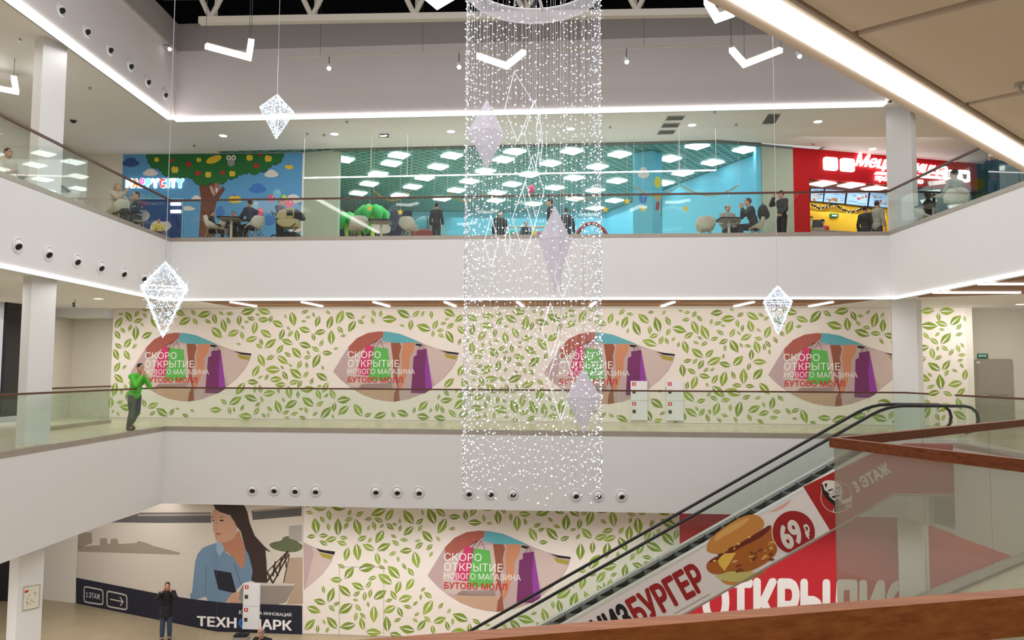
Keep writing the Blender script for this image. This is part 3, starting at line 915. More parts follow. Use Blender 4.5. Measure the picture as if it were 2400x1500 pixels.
# ================================================================ HANGING CRYSTALS
def crystal(label, px, ptop, pbot, Y, rot, seed):
    R = random.Random(seed); top, bot = onY(px, ptop, Y), onY(px, pbot, Y)
    H = top.z - bot.z; wz = top.z - H * .345; r = H * .375
    t = thing('crystal_lantern', label, 'hanging lantern', (top.x, Y, wz))
    W = [Vector((top.x + r * math.cos(rot + i * math.pi / 2), Y + r * math.sin(rot + i * math.pi / 2), wz)) for i in range(4)]
    T, B = Vector((top.x, Y, top.z)), Vector((top.x, Y, bot.z))
    E_ = [(T, w) for w in W] + [(w, B) for w in W] + [(W[i], W[(i + 1) % 4]) for i in range(4)]
    mb = MB()
    for a, b in E_: mb.tube([a, b], .007, 5)
    mb.build('frame', 'led_frame', t)
    mb = MB(); rv = lambda s: Vector((R.gauss(0, s), R.gauss(0, s), R.gauss(0, s)))
    for a, b in E_:
        k = int((b - a).length / .014)
        for i in range(k): mb.bead(a.lerp(b, (i + R.random()) / k) + rv(.008), rv(1).normalized() * .011)
    F_ = [(T, W[i], W[(i + 1) % 4]) for i in range(4)] + [(B, W[i], W[(i + 1) % 4]) for i in range(4)]
    for a, b, c in F_:
        ar = (b - a).cross(c - a).length / 2
        for i in range(int(ar * 430)):
            s, u = R.random(), R.random()
            if s + u > 1: s, u = 1 - s, 1 - u
            p = a + (b - a) * s + (c - a) * u; q_ = p + rv(.02)
            for j in range(3):
                mb.bead(p.lerp(q_, j / 2) + rv(.004), rv(1).normalized() * .0085)
    mb.build('light_string', 'led_cool', t)
    mb = MB()
    for a, b, c in F_:
        for i in range(9):
            p = a.lerp(b, R.random()); q_ = a.lerp(c, R.random()) if R.random() < .5 else b.lerp(c, R.random()); mb.tube([p, q_], .003, 4, cap=False)
    mb.build('cable', 'wire', t)
    MB().tube([T, (T.x, T.y, 15.2)], .005, 5).build('hanging_wire', 'wire', t)
    return t


crystal('small glowing crystal hanging before the long light strip above the mural', 650, 222, 325, 17.2, .5, 1)
crystal('largest glowing crystal, hanging in front of the leaf banner near the man in green', 388, 615, 790, 10.4, -.35, 2)
crystal('small glowing crystal hanging near the pillar at the leaf banner', 1822, 670, 783, 15.8, .45, 3)

# ================================================================ LIGHT CURTAIN
CX, CY, CRD = onY(1248, 700, 14.0).x, 14.0, 1.25
CV = Vector((CX, CY, 0))
ztop = onY(1248, 55, CY + CRD).z
t = thing('light_curtain', 'tall cylinder of hanging white light strings in the middle of the hall', 'light curtain', (CX, CY, ztop))
m = bpy.data.materials.new('sheer_fabric'); m.use_nodes = True; nt = m.node_tree; nt.nodes.clear(); MATS['sheer_fabric'] = m
o_ = nt.nodes.new('ShaderNodeOutputMaterial'); tr = nt.nodes.new('ShaderNodeBsdfTransparent'); df = nt.nodes.new('ShaderNodeBsdfDiffuse'); tl = nt.nodes.new('ShaderNodeBsdfTranslucent')
for b_ in (df, tl): b_.inputs[0].default_value = lin((236, 232, 244)) + (1,)
mx = nt.nodes.new('ShaderNodeMixShader'); mx.inputs[0].default_value = .5; m2 = nt.nodes.new('ShaderNodeMixShader'); m2.inputs[0].default_value = .62
nt.links.new(df.outputs[0], mx.inputs[1]); nt.links.new(tl.outputs[0], mx.inputs[2]); nt.links.new(tr.outputs[0], m2.inputs[1]); nt.links.new(mx.outputs[0], m2.inputs[2]); nt.links.new(m2.outputs[0], o_.inputs[0])
MB().lathe([(CRD - .01, 0), (CRD, .16), (CRD - .01, .32)], (CX, CY, ztop), (0, 0, 1), 48).build('fabric_ring', 'sheer_fabric', t, True)
mb = MB(); rp = [CV + Vector((CRD * math.cos(a * math.pi / 24), CRD * math.sin(a * math.pi / 24), ztop + .3)) for a in range(48)]
mb.tube(rp, .02, 6, closed=True).tube([p - Vector((0, 0, .3)) for p in rp], .012, 6, closed=True); mb.build('hoop', 'white_paint', t)
for a in (.35, 1.4, 2.45):
    d = Vector((math.cos(a), math.sin(a), 0)) * CRD
    MB().bar(CV + d + Vector((0, 0, ztop + .3)), CV - d + Vector((0, 0, ztop + .3)), .05, .05).build('spoke', 'white_paint', t)
for a in range(4):
    d = Vector((math.cos(a * 1.57 + .3), math.sin(a * 1.57 + .3), 0)) * CRD
    MB().tube([CV + d + Vector((0, 0, ztop + .3)), CV + Vector((0, 0, 15.2))], .006, 5).build('suspension_wire', 'wire', t)
R = random.Random(5)
zbot = onY(1248, 1172, CY).z
for i in range(72):
    a = 2 * math.pi * (i + R.uniform(-.25, .25)) / 72; x, y = CX + CRD * math.cos(a), CY + CRD * math.sin(a)
    ze = zbot + R.uniform(0, .42); mb = MB()
    mb.tube([(x, y, ztop + .2), (x, y, ze)], .0022, 4, cap=False, m=1)
    z = ztop + .05 - R.random() * .2
    while z > ze:
        d = Vector((R.gauss(0, 1), R.gauss(0, 1), R.gauss(0, .7))).normalized(); l = R.uniform(.013, .024)
        mb.bead(Vector((x, y, z)) + d * l, d * l)
        z -= R.uniform(.10, .31)
    mb.build('light_string', ['bead', 'wire'], t)


def kite(label, px, ptop, pw, pbot, hw, Y, rot):
    T, Wc, B = onY(px, ptop, Y), onY(px, pw, Y), onY(px, pbot, Y); r = hw * Y / F * 1.05
    t = thing('fabric_diamond', label, 'hanging decoration', (T.x, Y, Wc.z))
    W = [Vector((T.x + r * math.cos(rot + i * math.pi / 2), Y + r * math.sin(rot + i * math.pi / 2), Wc.z)) for i in range(4)]
    mb = MB()
    for i in range(4):
        mb.face([T, W[i], W[(i + 1) % 4]]).face([B, W[(i + 1) % 4], W[i]])
    mb.build('fabric_cover', 'sheer_fabric', t)
    mb = MB()
    for i in range(4): mb.tube([W[i], W[(i + 1) % 4]], .004, 4)
    mb.build('frame', 'wire', t)
    MB().tube([T, (T.x, Y, ztop + .3)], .004, 4).build('hanging_wire', 'wire', t)


kite('white fabric diamond highest inside the light curtain, before the play shop ceiling', 1141, 232, 312, 398, 44, 14.2, .3)
kite('white fabric diamond at mid height in the light curtain, before the middle white band', 1301, 482, 562, 690, 38, 13.7, .2)
kite('white fabric diamond lowest in the light curtain, before the leaf banner', 1367, 862, 932, 1017, 42, 13.7, .25)


def rhomb(label, top, left, right, bot, Y, tw=.0):
    P = [onY(*top, Y), onY(*left, Y - tw), onY(*bot, Y), onY(*right, Y + tw)]
    t = thing('diamond_light', label, 'hanging decoration', P[0])
    MB().tube(P, .006, 5, closed=True).build('frame', 'wire', t)
    R = random.Random(int(top[0] + top[1])); mb = MB()
    for i in range(4):
        a, b = P[i], P[(i + 1) % 4]; k = int((b - a).length / .03)
        for j in range(k):
            d = Vector((R.gauss(0, 1), R.gauss(0, 1), R.gauss(0, 1))).normalized() * .014
            mb.bead(a.lerp(b, (j + .5) / k), d)
    mb.build('light_string', 'bead', t)
    MB().tube([P[0], (P[0].x, Y, ztop + .3)], .004, 4).build('hanging_wire', 'wire', t)


rhomb('open diamond of lights topmost in the curtain, crossing the long light strip', (1205, 168), (1183, 255), (1250, 240), (1213, 332), 14.0, .3)
rhomb('slim open diamond of lights beside the topmost one in the curtain', (1253, 234), (1229, 316), (1268, 300), (1254, 410), 14.3, .25)
rhomb('narrow open diamond of lights near the curtain edge over the shop ceiling lamps', (1265, 256), (1257, 300), (1271, 330), (1266, 392), 13.6, .2)
rhomb('open diamond of lights hanging before the play shop people in the curtain', (1231, 425), (1200, 513), (1258, 515), (1230, 598), 13.8, .3)
rhomb('open diamond of lights crossing the brown rail in the curtain', (1248, 365), (1225, 450), (1275, 448), (1250, 540), 14.3, .3)
rhomb('open diamond of lights low before the white band, nearest the curtain border', (1151, 505), (1134, 570), (1168, 568), (1152, 628), 14.0, .2)
rhomb('smallest narrow diamond of lights before the upper white band', (1190, 530), (1183, 566), (1197, 568), (1189, 600), 13.7, .2)
rhomb('open diamond of lights under the middle fabric diamond', (1320, 588), (1299, 645), (1339, 647), (1318, 703), 13.9, .25)
rhomb('open diamond of lights just under the wood ceiling in the curtain', (1290, 710), (1270, 773), (1311, 775), (1291, 835), 14.0, .25)
rhomb('largest open diamond of lights beside the lowest fabric diamond', (1313, 798), (1284, 888), (1345, 890), (1315, 985), 14.2, .3)
# ================================================================ PRINTED BANNERS
for n_, c_ in dict(print_cream=(236, 226, 218), leaf_a=(140, 166, 52), leaf_b=(128, 152, 48), leaf_c=(152, 176, 66), pic_mauve=(190, 164, 164), pic_red=(170, 92, 78), pic_skirt=(96, 170, 182),
                   leg_dark=(150, 86, 64), leg_light=(202, 136, 100), bag_pink=(204, 58, 108), bag_green=(96, 180, 84), bag_plum=(118, 46, 100), bag_violet=(148, 62, 160), ink_black=(22, 20, 24),
                   ink_olive=(170, 154, 60), ink_white=(244, 240, 238), ink_red=(206, 50, 52), pic_pale=(206, 184, 178), pic_sand=(196, 160, 136), store_red=(196, 34, 46), store_red2=(178, 40, 48),
                   sky_print=(212, 202, 190), haze_print=(160, 148, 132), bridge=(92, 90, 90), bridge_light=(160, 148, 136), hair_print=(56, 38, 32), skin_print=(200, 154, 128), skin_dark=(182, 124, 94),
                   denim=(110, 138, 164), denim_light=(146, 172, 194), navy_print=(24, 26, 44), laptop=(146, 136, 128), laptop_light=(200, 192, 184), tree_print=(98, 106, 72), deck_print=(178, 154, 132),
                   rail_print=(72, 54, 38), house_print=(170, 164, 160), logo_blue=(40, 110, 190), lip=(160, 92, 80)).items():
    mat(n_, c_, .7)
mat('banner_fabric', (236, 226, 218), .75, noise=.02, scale=.8, bump=.06)
CROP = lambda x, y: (x / 4 + 600, y / 4 + 600)
FPM = FP(DM)
OUT = [(725, 1085), (800, 960), (870, 850), (950, 770), (1050, 722), (1150, 707), (1250, 712), (1350, 730), (1500, 790), (1600, 835), (1700, 870), (1800, 895), (1905, 908), (1885, 980), (1840, 1060), (1760, 1150),
       (1660, 1230), (1550, 1300), (1430, 1345), (1300, 1368), (1200, 1360), (1100, 1340), (1000, 1302), (900, 1245), (800, 1165)]
PIC = [('pic_red', [(870, 852), (950, 772), (1050, 724), (1150, 710), (1198, 712), (1190, 760), (1140, 800), (1040, 850), (960, 910), (880, 960)]),
       ('pic_pale', [(870, 960), (960, 910), (1060, 850), (1270, 815), (1285, 960), (1280, 1240), (1000, 1240), (870, 1220), (850, 1100)]),
       ('pic_sand', [(1000, 1300), (930, 1260), (1000, 1200), (1290, 1190), (1300, 1366), (1200, 1358), (1100, 1338)]),
       ('pic_pale', [(1600, 850), (1700, 872), (1740, 900), (1880, 980), (1830, 1060), (1740, 1160), (1680, 1205), (1640, 1100)])]
SUB = [('skirt', 'pic_skirt', [(1202, 709), (1250, 713), (1350, 731), (1500, 791), (1565, 822), (1500, 812), (1400, 815), (1300, 818), (1180, 790), (1195, 750)]),
       ('leg', 'leg_dark', [(1265, 815), (1350, 815), (1365, 850), (1345, 930), (1350, 1000), (1320, 1080), (1335, 1180), (1350, 1358), (1290, 1366), (1300, 1280), (1330, 1230), (1290, 1100), (1285, 960)]),
       ('leg', 'leg_light', [(1380, 815), (1495, 815), (1475, 900), (1440, 960), (1440, 1040), (1400, 1150), (1375, 1230), (1340, 1280), (1345, 1190), (1370, 1050), (1365, 930)]),
       ('shopping_bag', 'bag_pink', [(1040, 835), (1110, 850), (1085, 1000), (1060, 1125), (940, 1110), (985, 960)]),
       ('shopping_bag', 'bag_green', [(1090, 850), (1240, 870), (1265, 1130), (1250, 1170), (1070, 1165), (1060, 1120), (1085, 1000)]),
       ('shopping_bag', 'bag_plum', [(1480, 945), (1510, 930), (1510, 885), (1600, 870), (1655, 1240), (1640, 1255), (1580, 1290), (1455, 1285)])]
TXT = [('СКОРО', 863, 1172, 895, 958, 'ink_white', 0), ('ОТКРЫТИЕ', 863, 1342, 975, 1040, 'ink_white', 0), ('НОВОГО МАГАЗИНА', 863, 1492, 1060, 1106, 'ink_white', 0), ('БУТОВО МОЛЛ', 863, 1378, 1135, 1186, 'ink_red', .022)]
U0, V0 = FPM.px(*CROP(725, 1085))
rel = lambda pts: [(u - U0, v - V0) for u, v in (FPM.px(*CROP(*p)) for p in pts)]
OUTm = rel(OUT)


def inside(p, poly):
    x, y = p; c = False
    for i in range(len(poly)):
        (x1, y1), (x2, y2) = poly[i - 1], poly[i]
        if (y1 > y) != (y2 > y) and x < (x2 - x1) * (y - y1) / (y2 - y1) + x1: c = not c
    return c


def oval(pl, u, v, parent, off):
    sh = lambda pts: [(a + u, b + v) for a, b in pts]
    mb = MB().art(pl, sh(OUTm), off, 0); ms = ['pic_mauve']
    for i, (m_, pts) in enumerate(PIC):
        if m_ not in ms: ms.append(m_)
        mb.art(pl, sh(rel(pts)), off + .001, ms.index(m_))
    ms += ['ink_black', 'ink_olive', 'pic_red']
    mb.art(pl, sh(rel([(1735, 885), (1800, 897), (1903, 909), (1898, 925), (1800, 915)])), off + .002, ms.index('ink_black'))
    mb.art(pl, sh(rel([(1760, 915), (1893, 942), (1870, 972), (1790, 955)])), off + .002, ms.index('ink_olive'))
    mb.art(pl, sh(rel([(1500, 822), (1560, 828), (1540, 850), (1498, 838)])), off + .002, ms.index('ink_black'))
    pic = mb.build('picture', ms, parent)
    for nm, m_, pts in SUB:
        b = MB().art(pl, sh(rel(pts)), off + .003, 0); mm = [m_]
        if m_ == 'bag_plum':
            b.art(pl, sh(rel([(1600, 880), (1655, 1240), (1590, 1245), (1585, 1060)])), off + .0035, 1); mm.append('bag_violet')
        if nm == 'shopping_bag':
            top = {'bag_pink': ((1060, 838), (1100, 845)), 'bag_green': ((1130, 855), (1200, 865)), 'bag_plum': ((1530, 882), (1580, 874))}[m_]
            hx = {'bag_pink': (1140, 790), 'bag_green': (1170, 790), 'bag_plum': (1560, 830)}[m_]
            for t_ in top:
                b.tube([pl.w(*sh(rel([t_]))[0], off + .004), pl.w(*sh(rel([hx]))[0], off + .004)], .006, 4, len(mm))
            mm.append('ink_black')
        b.build(nm, mm, pic)
    for s_, x0, x1, y0, y1, m_, bold in TXT:
        (a, b_), (c, d) = rel([(x0, y1), (x1, y0)]); b = MB(); lettering(b, s_, pl, a + u, b_ + v, c - a, d - b_, off + .006, 0, bold=bold); b.build('lettering', m_, pic)


def leaf(mb, pl, u, v, L, W, a, off, m):
    """one printed leaf: two half blades either side of a white midrib; (u, v) is the foot"""
    c, s_ = math.cos(a), math.sin(a); pr_ = [(0, .02), (.18, .30), (.42, .48), (.62, .43), (.82, .23), (1, 0)]
    for sg in (1, -1):
        pts = [(x, y) for x, y in pr_] + [(.80, .025), (.4, .085), (0.06, .13)]
        out = [(u + c * x * L - s_ * sg * y * W, v + s_ * x * L + c * sg * y * W) for x, y in pts]
        mb.art(pl, out if sg > 0 else out[::-1], off, m)


def leaf_print(pl, u0, u1, v0, v1, keep, parent, off, seed, holes=()):
    R = random.Random(seed); mb = MB(); grid = {}

    def free(x, y, r):
        for i in range(int((x - .45) // .5), int((x + .45) // .5) + 1):
            for j in range(int((y - .45) // .5), int((y + .45) // .5) + 1):
                for a, b, c in grid.get((i, j), ()):
                    if (a - x) ** 2 + (b - y) ** 2 < (r + c) ** 2: return False
        return True

    def try_leaf(u, v, L, W, a, pad=.02):
        cs = [(u + math.cos(a) * L * k, v + math.sin(a) * L * k, W * .5 * f + pad) for k, f in ((.22, .8), (.5, 1), (.78, .6))]
        ends = [(u, v), (u + math.cos(a) * L, v + math.sin(a) * L)]
        for x, y in ends:
            if not (u0 + .01 < x < u1 - .01 and v0 + .01 < y < v1 - .01): return False
        if not all(keep(x, y) for x, y, r in cs) or not all(keep(*e) for e in ends): return False
        if any(h[0] < x < h[1] and h[2] < y < h[3] for x, y, r in cs for h in holes): return False
        if not all(free(*c) for c in cs): return False
        for c in cs: grid.setdefault((int(c[0] // .5), int(c[1] // .5)), []).append(c)
        leaf(mb, pl, u, v, L, W, a, off, R.randrange(3)); return True
    area_ = (u1 - u0) * (v1 - v0)
    for i in range(int(area_ * 26)):                    # clusters of three
        u, v, a = R.uniform(u0, u1), R.uniform(v0, v1), R.uniform(0, 6.283); L = R.uniform(.42, .54)
        if try_leaf(u + math.cos(a) * .05, v + math.sin(a) * .05, L, L * R.uniform(.48, .56), a):
            for da in (R.uniform(1.5, 2.3), -R.uniform(1.3, 2.1)):
                l2 = R.uniform(.26, .42); try_leaf(u + math.cos(a + da) * .05, v + math.sin(a + da) * .05, l2, l2 * .5, a + da, .0)
    for i in range(int(area_ * 44)):                    # single small leaves between them
        l2 = R.uniform(.18, .30); try_leaf(R.uniform(u0, u1), R.uniform(v0, v1), l2, l2 * .46, R.uniform(0, 6.283), .018)
    return mb.build('leaf_pattern', ['leaf_a', 'leaf_b', 'leaf_c'], parent)


def near_oval(ovals, m):
    polys = []
    for u, v in ovals:
        cx, cy = sum(p[0] for p in OUTm) / len(OUTm), sum(p[1] for p in OUTm) / len(OUTm)
        polys.append([(u + cx + (x - cx) * (1 + m / 1.9), v + cy + (y - cy) * (1 + m / 1.05)) for x, y in OUTm])
    return lambda x, y: not any(inside((x, y), q_) for q_ in polys)


# --- middle floor
tips = [FPM.px(307, 872), FPM.px(781, 871), FPM.px(1275, 875), FPM.px(1800, 879)]
um0, um1 = FPM.px(262, 850)[0], FPM.px(2266, 850)[0]
t = thing('leaf_banner', 'long cream banner with green leaves and four oval shopping pictures behind the middle railing', 'banner', FPM.w((um0 + um1) / 2, 0))
MB().art(FPM, [(um0, .06), (um1, .06), (um1, C2 - .02), (um0, C2 - .02)], .004, 0, .012).build('fabric', 'banner_fabric', t)
cab = [(FPM.px(1478, 985), FPM.px(1517, 893)), (FPM.px(1562, 986), FPM.px(1601, 893))]
leaf_print(FPM, um0, um1, .06, C2 - .02, near_oval(tips, .22), t, .018, 3)
for u, v in tips: oval(FPM, u, v, t, .0185)


def hydrant(label, pl, a, b, loc=None):
    (u0, v0), (u1, v1) = a, b; vm = v0 + (v1 - v0) * .5
    t = thing('hydrant_cabinet', label, 'cabinet', pl.w((u0 + u1) / 2, v0))
    MB().art(pl, [(u0, v0), (u1, v0), (u1, v1), (u0, v1)], .021, 0, .05).build('body', 'white_paint', t)
    for y0, y1 in ((v0, vm), (vm, v1)):
        d = MB().art(pl, [(u0 + .015, y0 + .015), (u1 - .015, y0 + .015), (u1 - .015, y1 - .015), (u0 + .015, y1 - .015)], .072, 0, .015).build('door', 'white_paint', t)
        MB().art(pl, [(u0 + .05, y1 - .16), (u0 + .17, y1 - .16), (u0 + .17, y1 - .04), (u0 + .05, y1 - .04)], .0885).build('red_label', 'ink_red', d)
        MB().art(pl, [(u0 + .095, y1 - .14), (u0 + .125, y1 - .14), (u0 + .125, y1 - .06), (u0 + .095, y1 - .06)], .0895).build('label_mark', 'ink_white', d)
        MB().art(pl, [(u0 + .06, y0 + .24), (u0 + .16, y0 + .24), (u0 + .16, y0 + .35), (u0 + .06, y0 + .35)], .0885, 0, .01).build('lock', 'rail_print', d)
    return t


hydrant('white hydrant cabinet overlapping the plum shopping bag picture', FPM, *cab[0])
hydrant('white hydrant cabinet standing on plain leaf print beside its twin', FPM, *cab[1])

# --- lower floor
FPL = FP(DL)
ul0, ul1 = FPL.px(711.5, 1300)[0], FPL.px(1592, 1220)[0]
t = thing('leaf_banner', 'cream leaf banner of the lower floor, behind the escalator, with one full oval picture', 'banner', FPL.w((ul0 + ul1) / 2, Z1))
MB().art(FPL, [(ul0, Z1 + .03), (ul1, Z1 + .03), (ul1, C1 - .01), (ul0, C1 - .01)], .004, 0, .012).build('fabric', 'banner_fabric', t)
tl_ = FPL.px(1002, 1349); tr_ = FPL.px(786, 1291); w_ = max(x for x, y in OUTm); vt = [y for x, y in OUTm if x == w_][0]
leaf_print(FPL, ul0, ul1, Z1 + .03, C1 - .01, near_oval([tl_, (tr_[0] - w_, tr_[1] - vt)], .2), t, .018, 8)
oval(FPL, *tl_, t, .0185)
c4 = lambda x, y: FPL.px(x / 4 + 400, y / 4 + 1125)
pc = MB().art(FPL, [c4(*p) for p in [(1247, 580), (1330, 620), (1440, 655), (1545, 668), (1510, 770), (1430, 880), (1340, 960), (1250, 1035)]], .0185, 0)
pc.art(FPL, [c4(*p) for p in [(1247, 585), (1330, 625), (1345, 700), (1260, 1020), (1250, 1033)]], .0195, 1)
pc.art(FPL, [c4(*p) for p in [(1365, 640), (1440, 657), (1543, 669), (1535, 700), (1400, 672)]], .0195, 2)
pc.art(FPL, [c4(*p) for p in [(1395, 680), (1520, 705), (1505, 745), (1420, 720)]], .0195, 3)
pc.build('picture', ['pic_pale', 'pic_mauve', 'ink_black', 'ink_olive'], t)
sm = MB()
for a, b in (((796, 1328), (796, 1488)), ((796, 1328), (900, 1329)), ((900, 1329), (900, 1486))):
    sm.bar(FPL.w(*FPL.px(*a), .019), FPL.w(*FPL.px(*b), .019), .012, .004, up=FPL.n)
sm.build('door_seam', 'haze_print', t)

# --- red storefront of the lower floor
t = thing('store_hoarding', 'red hoarding with huge white letters below the escalator', 'banner', FPL.w(ul1 + 3, Z1))
MB().art(FPL, [(ul1 + .01, Z1 + .02), (18 / .9969, Z1 + .02), (18 / .9969, C1 - .02), (ul1 + .01, C1 - .02)], .004, 0, .02).build('panel', 'store_red', t)
mb = MB(); lettering(mb, 'ОТКРЫЛИСЬ', FPL, 0, 0, 0, 0, .027, 0, bold=.06, quad=[FPL.px(1645, 1465), FPL.px(2196, 1480), FPL.px(2196, 1360), FPL.px(1645, 1350)]); mb.build('lettering', 'ink_white', t)

# --- slanting poster wall of the lower floor
PP = Pl(PA, PB - PA); BX = 508
P3 = lambda x, y: (x / 4, y / 4 + 1125)
P4 = lambda x, y: (x / 4 + 400, y / 4 + 1125)


def half(pts, keep_low):                         # the part of an outline on one side of the bend in the wall
    out = []; ins = (lambda p: p[0] <= BX) if keep_low else (lambda p: p[0] >= BX)
    for i in range(len(pts)):
        a, b = pts[i - 1], pts[i]
        if ins(a) != ins(b): f_ = (BX - a[0]) / (b[0] - a[0]); out.append((BX, a[1] + (b[1] - a[1]) * f_))
        if ins(b): out.append(b)
    return out


def art2(mb, pts, off, m=0):                     # a print that follows the bent wall
    for low_side, pl in ((True, PP), (False, FPL)):
        h_ = half(pts, low_side)
        if len(h_) > 2: mb.art(pl, [pl.px(*p) for p in h_], off, m)
    return mb


def line2(mb, a, b, w, off, m=0):
    pl = PP if (a[0] + b[0]) / 2 < BX else FPL
    mb.bar(pl.w(*pl.px(*a), off), pl.w(*pl.px(*b), off), w, .001, m, up=pl.n)


def letters2(mb, s_, quad, off, bold=0):
    mp = quad_map(quad)
    for vs, fs, e in letter_copies(s_, bold, 0, 0):
        for f_ in fs: art2(mb, [mp(vs[i][0], vs[i][1]) for i in f_], off + e)


pu0, pu1, pb = PP.px(180, 1380)[0], FPL.px(711, 1450)[0], FPL.px(BX, 1450)[0]
t = thing('poster', 'wall-size poster of a long-haired woman in a denim shirt with a laptop', 'poster', PP.w(PP.px(BX, 1450)[0], Z1))
pm_ = PP.px(BX, 1450)[0]
MB().art(PP, [(pu0, Z1 + .01), (pm_, Z1 + .01), (pm_, C1 - .01), (pu0, C1 - .01)], .004, 0, .01).art(FPL, [(pb, Z1 + .01), (pu1, Z1 + .01), (pu1, C1 - .01), (pb, C1 - .01)], .004, 0, .01).build('sheet', 'sky_print', t)


def pr4(name, m_, pts, off, parent=t, k=0, cv=P4):
    pts = smooth(pts, k) if k else pts
    return art2(MB(), [cv(*p) for p in pts], off).build(name, m_, parent)


bg = MB(); O3 = .015
for m_, pts, cv in ((0, [(900, 395), (1060, 392), (1320, 305), (1980, 303), (1985, 400), (1500, 402)], P3), (1, [(1300, 318), (1975, 312), (1975, 335), (1290, 338)], P3),
                    (0, [(760, 285), (1230, 245), (1230, 335), (770, 375)], P4), (1, [(775, 280), (1225, 248), (1225, 262), (775, 298)], P4),
                    (2, [(735, 490), (865, 490), (868, 590), (735, 640)], P3), (2, [(940, 545), (1005, 545), (1015, 600), (1035, 600), (1045, 550), (1105, 550), (1115, 600), (1280, 590), (1300, 570), (1380, 590), (1450, 620), (1690, 680), (1690, 700), (735, 670), (735, 625), (940, 610)], P3),
                    (5, [(1110, 430), (1232, 420), (1232, 585), (1110, 545)], P4), (3, [(915, 610), (960, 580), (1040, 570), (1060, 530), (1160, 518), (1200, 590), (1236, 600), (1238, 650), (1150, 682), (990, 660)], P4),
                    (4, [(1115, 728), (1238, 722), (1242, 1160), (1090, 1165), (1160, 975), (1060, 962)], P4)):
    art2(bg, [cv(*p) for p in (smooth(pts, 1) if m_ == 3 else pts)], O3 + .0004 * m_, m_)
bg.build('landscape_print', ['bridge', 'bridge_light', 'haze_print', 'tree_print', 'deck_print', 'house_print'], t)
mb = MB()
for a, b, w in (((905, 950), (1105, 665), .06), ((960, 965), (1110, 690), .05), ((1060, 962), (1115, 700), .03), ((905, 860), (960, 965), .06), ((960, 800), (1010, 900), .06), ((985, 760), (960, 900), .05), ((1040, 720), (1020, 860), .05), ((1075, 690), (1085, 820), .04), ((905, 860), (1100, 665), .03)):
    line2(mb, P4(*a), P4(*b), w, O3 + .003)
mb.build('railing_print', 'rail_print', t)
wm = pr4('shirt_print', 'denim', [(430, 590), (350, 615), (300, 640), (260, 690), (235, 760), (220, 900), (205, 1055), (185, 1065), (192, 1118), (250, 1115), (335, 1090), (345, 1115), (370, 1142), (520, 1147), (600, 1050), (680, 965), (760, 940), (772, 850), (745, 700), (700, 640), (700, 740), (680, 830), (640, 800), (590, 720), (520, 680), (480, 583)], .020)
pr4('collar', 'denim_light', [(430, 590), (482, 588), (508, 650), (460, 715), (425, 650)], .021, wm)
pr4('pocket', 'navy_print', [(408, 840), (570, 868), (622, 1065), (450, 1025)], .021, wm)
mb = MB(); line2(mb, P4(340, 800), P4(330, 1085), .015, .021); line2(mb, P4(600, 780), P4(660, 980), .02, .021); mb.build('seam', 'bridge', wm)
sk_ = pr4('skin_print', 'skin_dark', [(440, 575), (480, 590), (510, 660), (590, 720), (640, 800), (682, 832), (704, 740), (695, 640), (645, 470), (600, 520)], .0205)
pr4('face', 'skin_print', [(410, 268), (480, 308), (560, 335), (600, 400), (628, 430), (618, 480), (608, 540), (540, 575), (480, 584), (440, 580), (424, 545), (418, 505), (398, 465), (407, 420), (388, 370), (386, 315)], .0215, sk_, 1)
mb = MB()
for pts in ([(446, 352), (480, 340), (515, 348), (480, 348)], [(388, 350), (405, 343), (410, 350), (395, 354)], [(455, 378), (480, 368), (508, 380), (480, 388)], [(392, 376), (404, 370), (414, 380), (402, 386)]): art2(mb, [P4(*p) for p in pts], .0222)
mb.build('eyes', 'hair_print', sk_)
art2(MB(), [P4(*p) for p in [(424, 502), (445, 494), (484, 503), (450, 516)]], .0222).build('mouth', 'lip', sk_)
pr4('hand', 'skin_print', [(518, 1148), (555, 1085), (600, 1045), (665, 1065), (625, 1115), (690, 1145)], .0235, sk_, 1)
pr4('hair_print', 'hair_print', [(405, 230), (600, 226), (690, 232), (722, 300), (742, 400), (790, 520), (880, 620), (945, 675), (890, 655), (900, 760), (908, 962), (800, 958), (758, 940), (772, 850), (735, 700), (700, 640), (660, 480), (620, 430), (600, 390), (560, 330), (470, 300), (425, 275)], .0225)
lp = pr4('laptop_print', 'laptop', [(690, 972), (1168, 972), (1085, 1140), (1000, 1166), (620, 1146), (605, 1108)], .0232)
pr4('lid_edge', 'laptop_light', [(690, 968), (1170, 968), (1160, 990), (686, 988)], .024, lp)
bot = lambda x: 1413.5 + (x - 178) * .2029 if x < BX else 1480.5 + (x - BX) * .036
nb = art2(MB(), [(180, bot(180)), (BX, bot(BX)), (709, bot(709)), (709, 1419), (527, 1412), (447, 1403), (362, 1389), (180, 1353.5)], .0255).build('navy_band', 'navy_print', t)


def outline(mb, pl, pts, w, off, m=0):
    n = len(pts)
    for i in range(n): mb.bar(pl.w(*pts[i], off), pl.w(*pts[(i + 1) % n], off), w, .001, m, up=pl.n)


def rq(tl, tr, br, bl, r=.16):
    """rounded corners of a slanting quad"""
    c = [tl, tr, br, bl]; out = []
    for i in range(4):
        a, b, d = c[i - 1], c[i], c[(i + 1) % 4]; L = lambda p, q_, k: (p[0] + (q_[0] - p[0]) * k, p[1] + (q_[1] - p[1]) * k)
        p0, p1 = L(b, a, r), L(b, d, r); out += [p0, L(L(p0, b, .6), L(b, p1, .4), .5), p1]
    return out


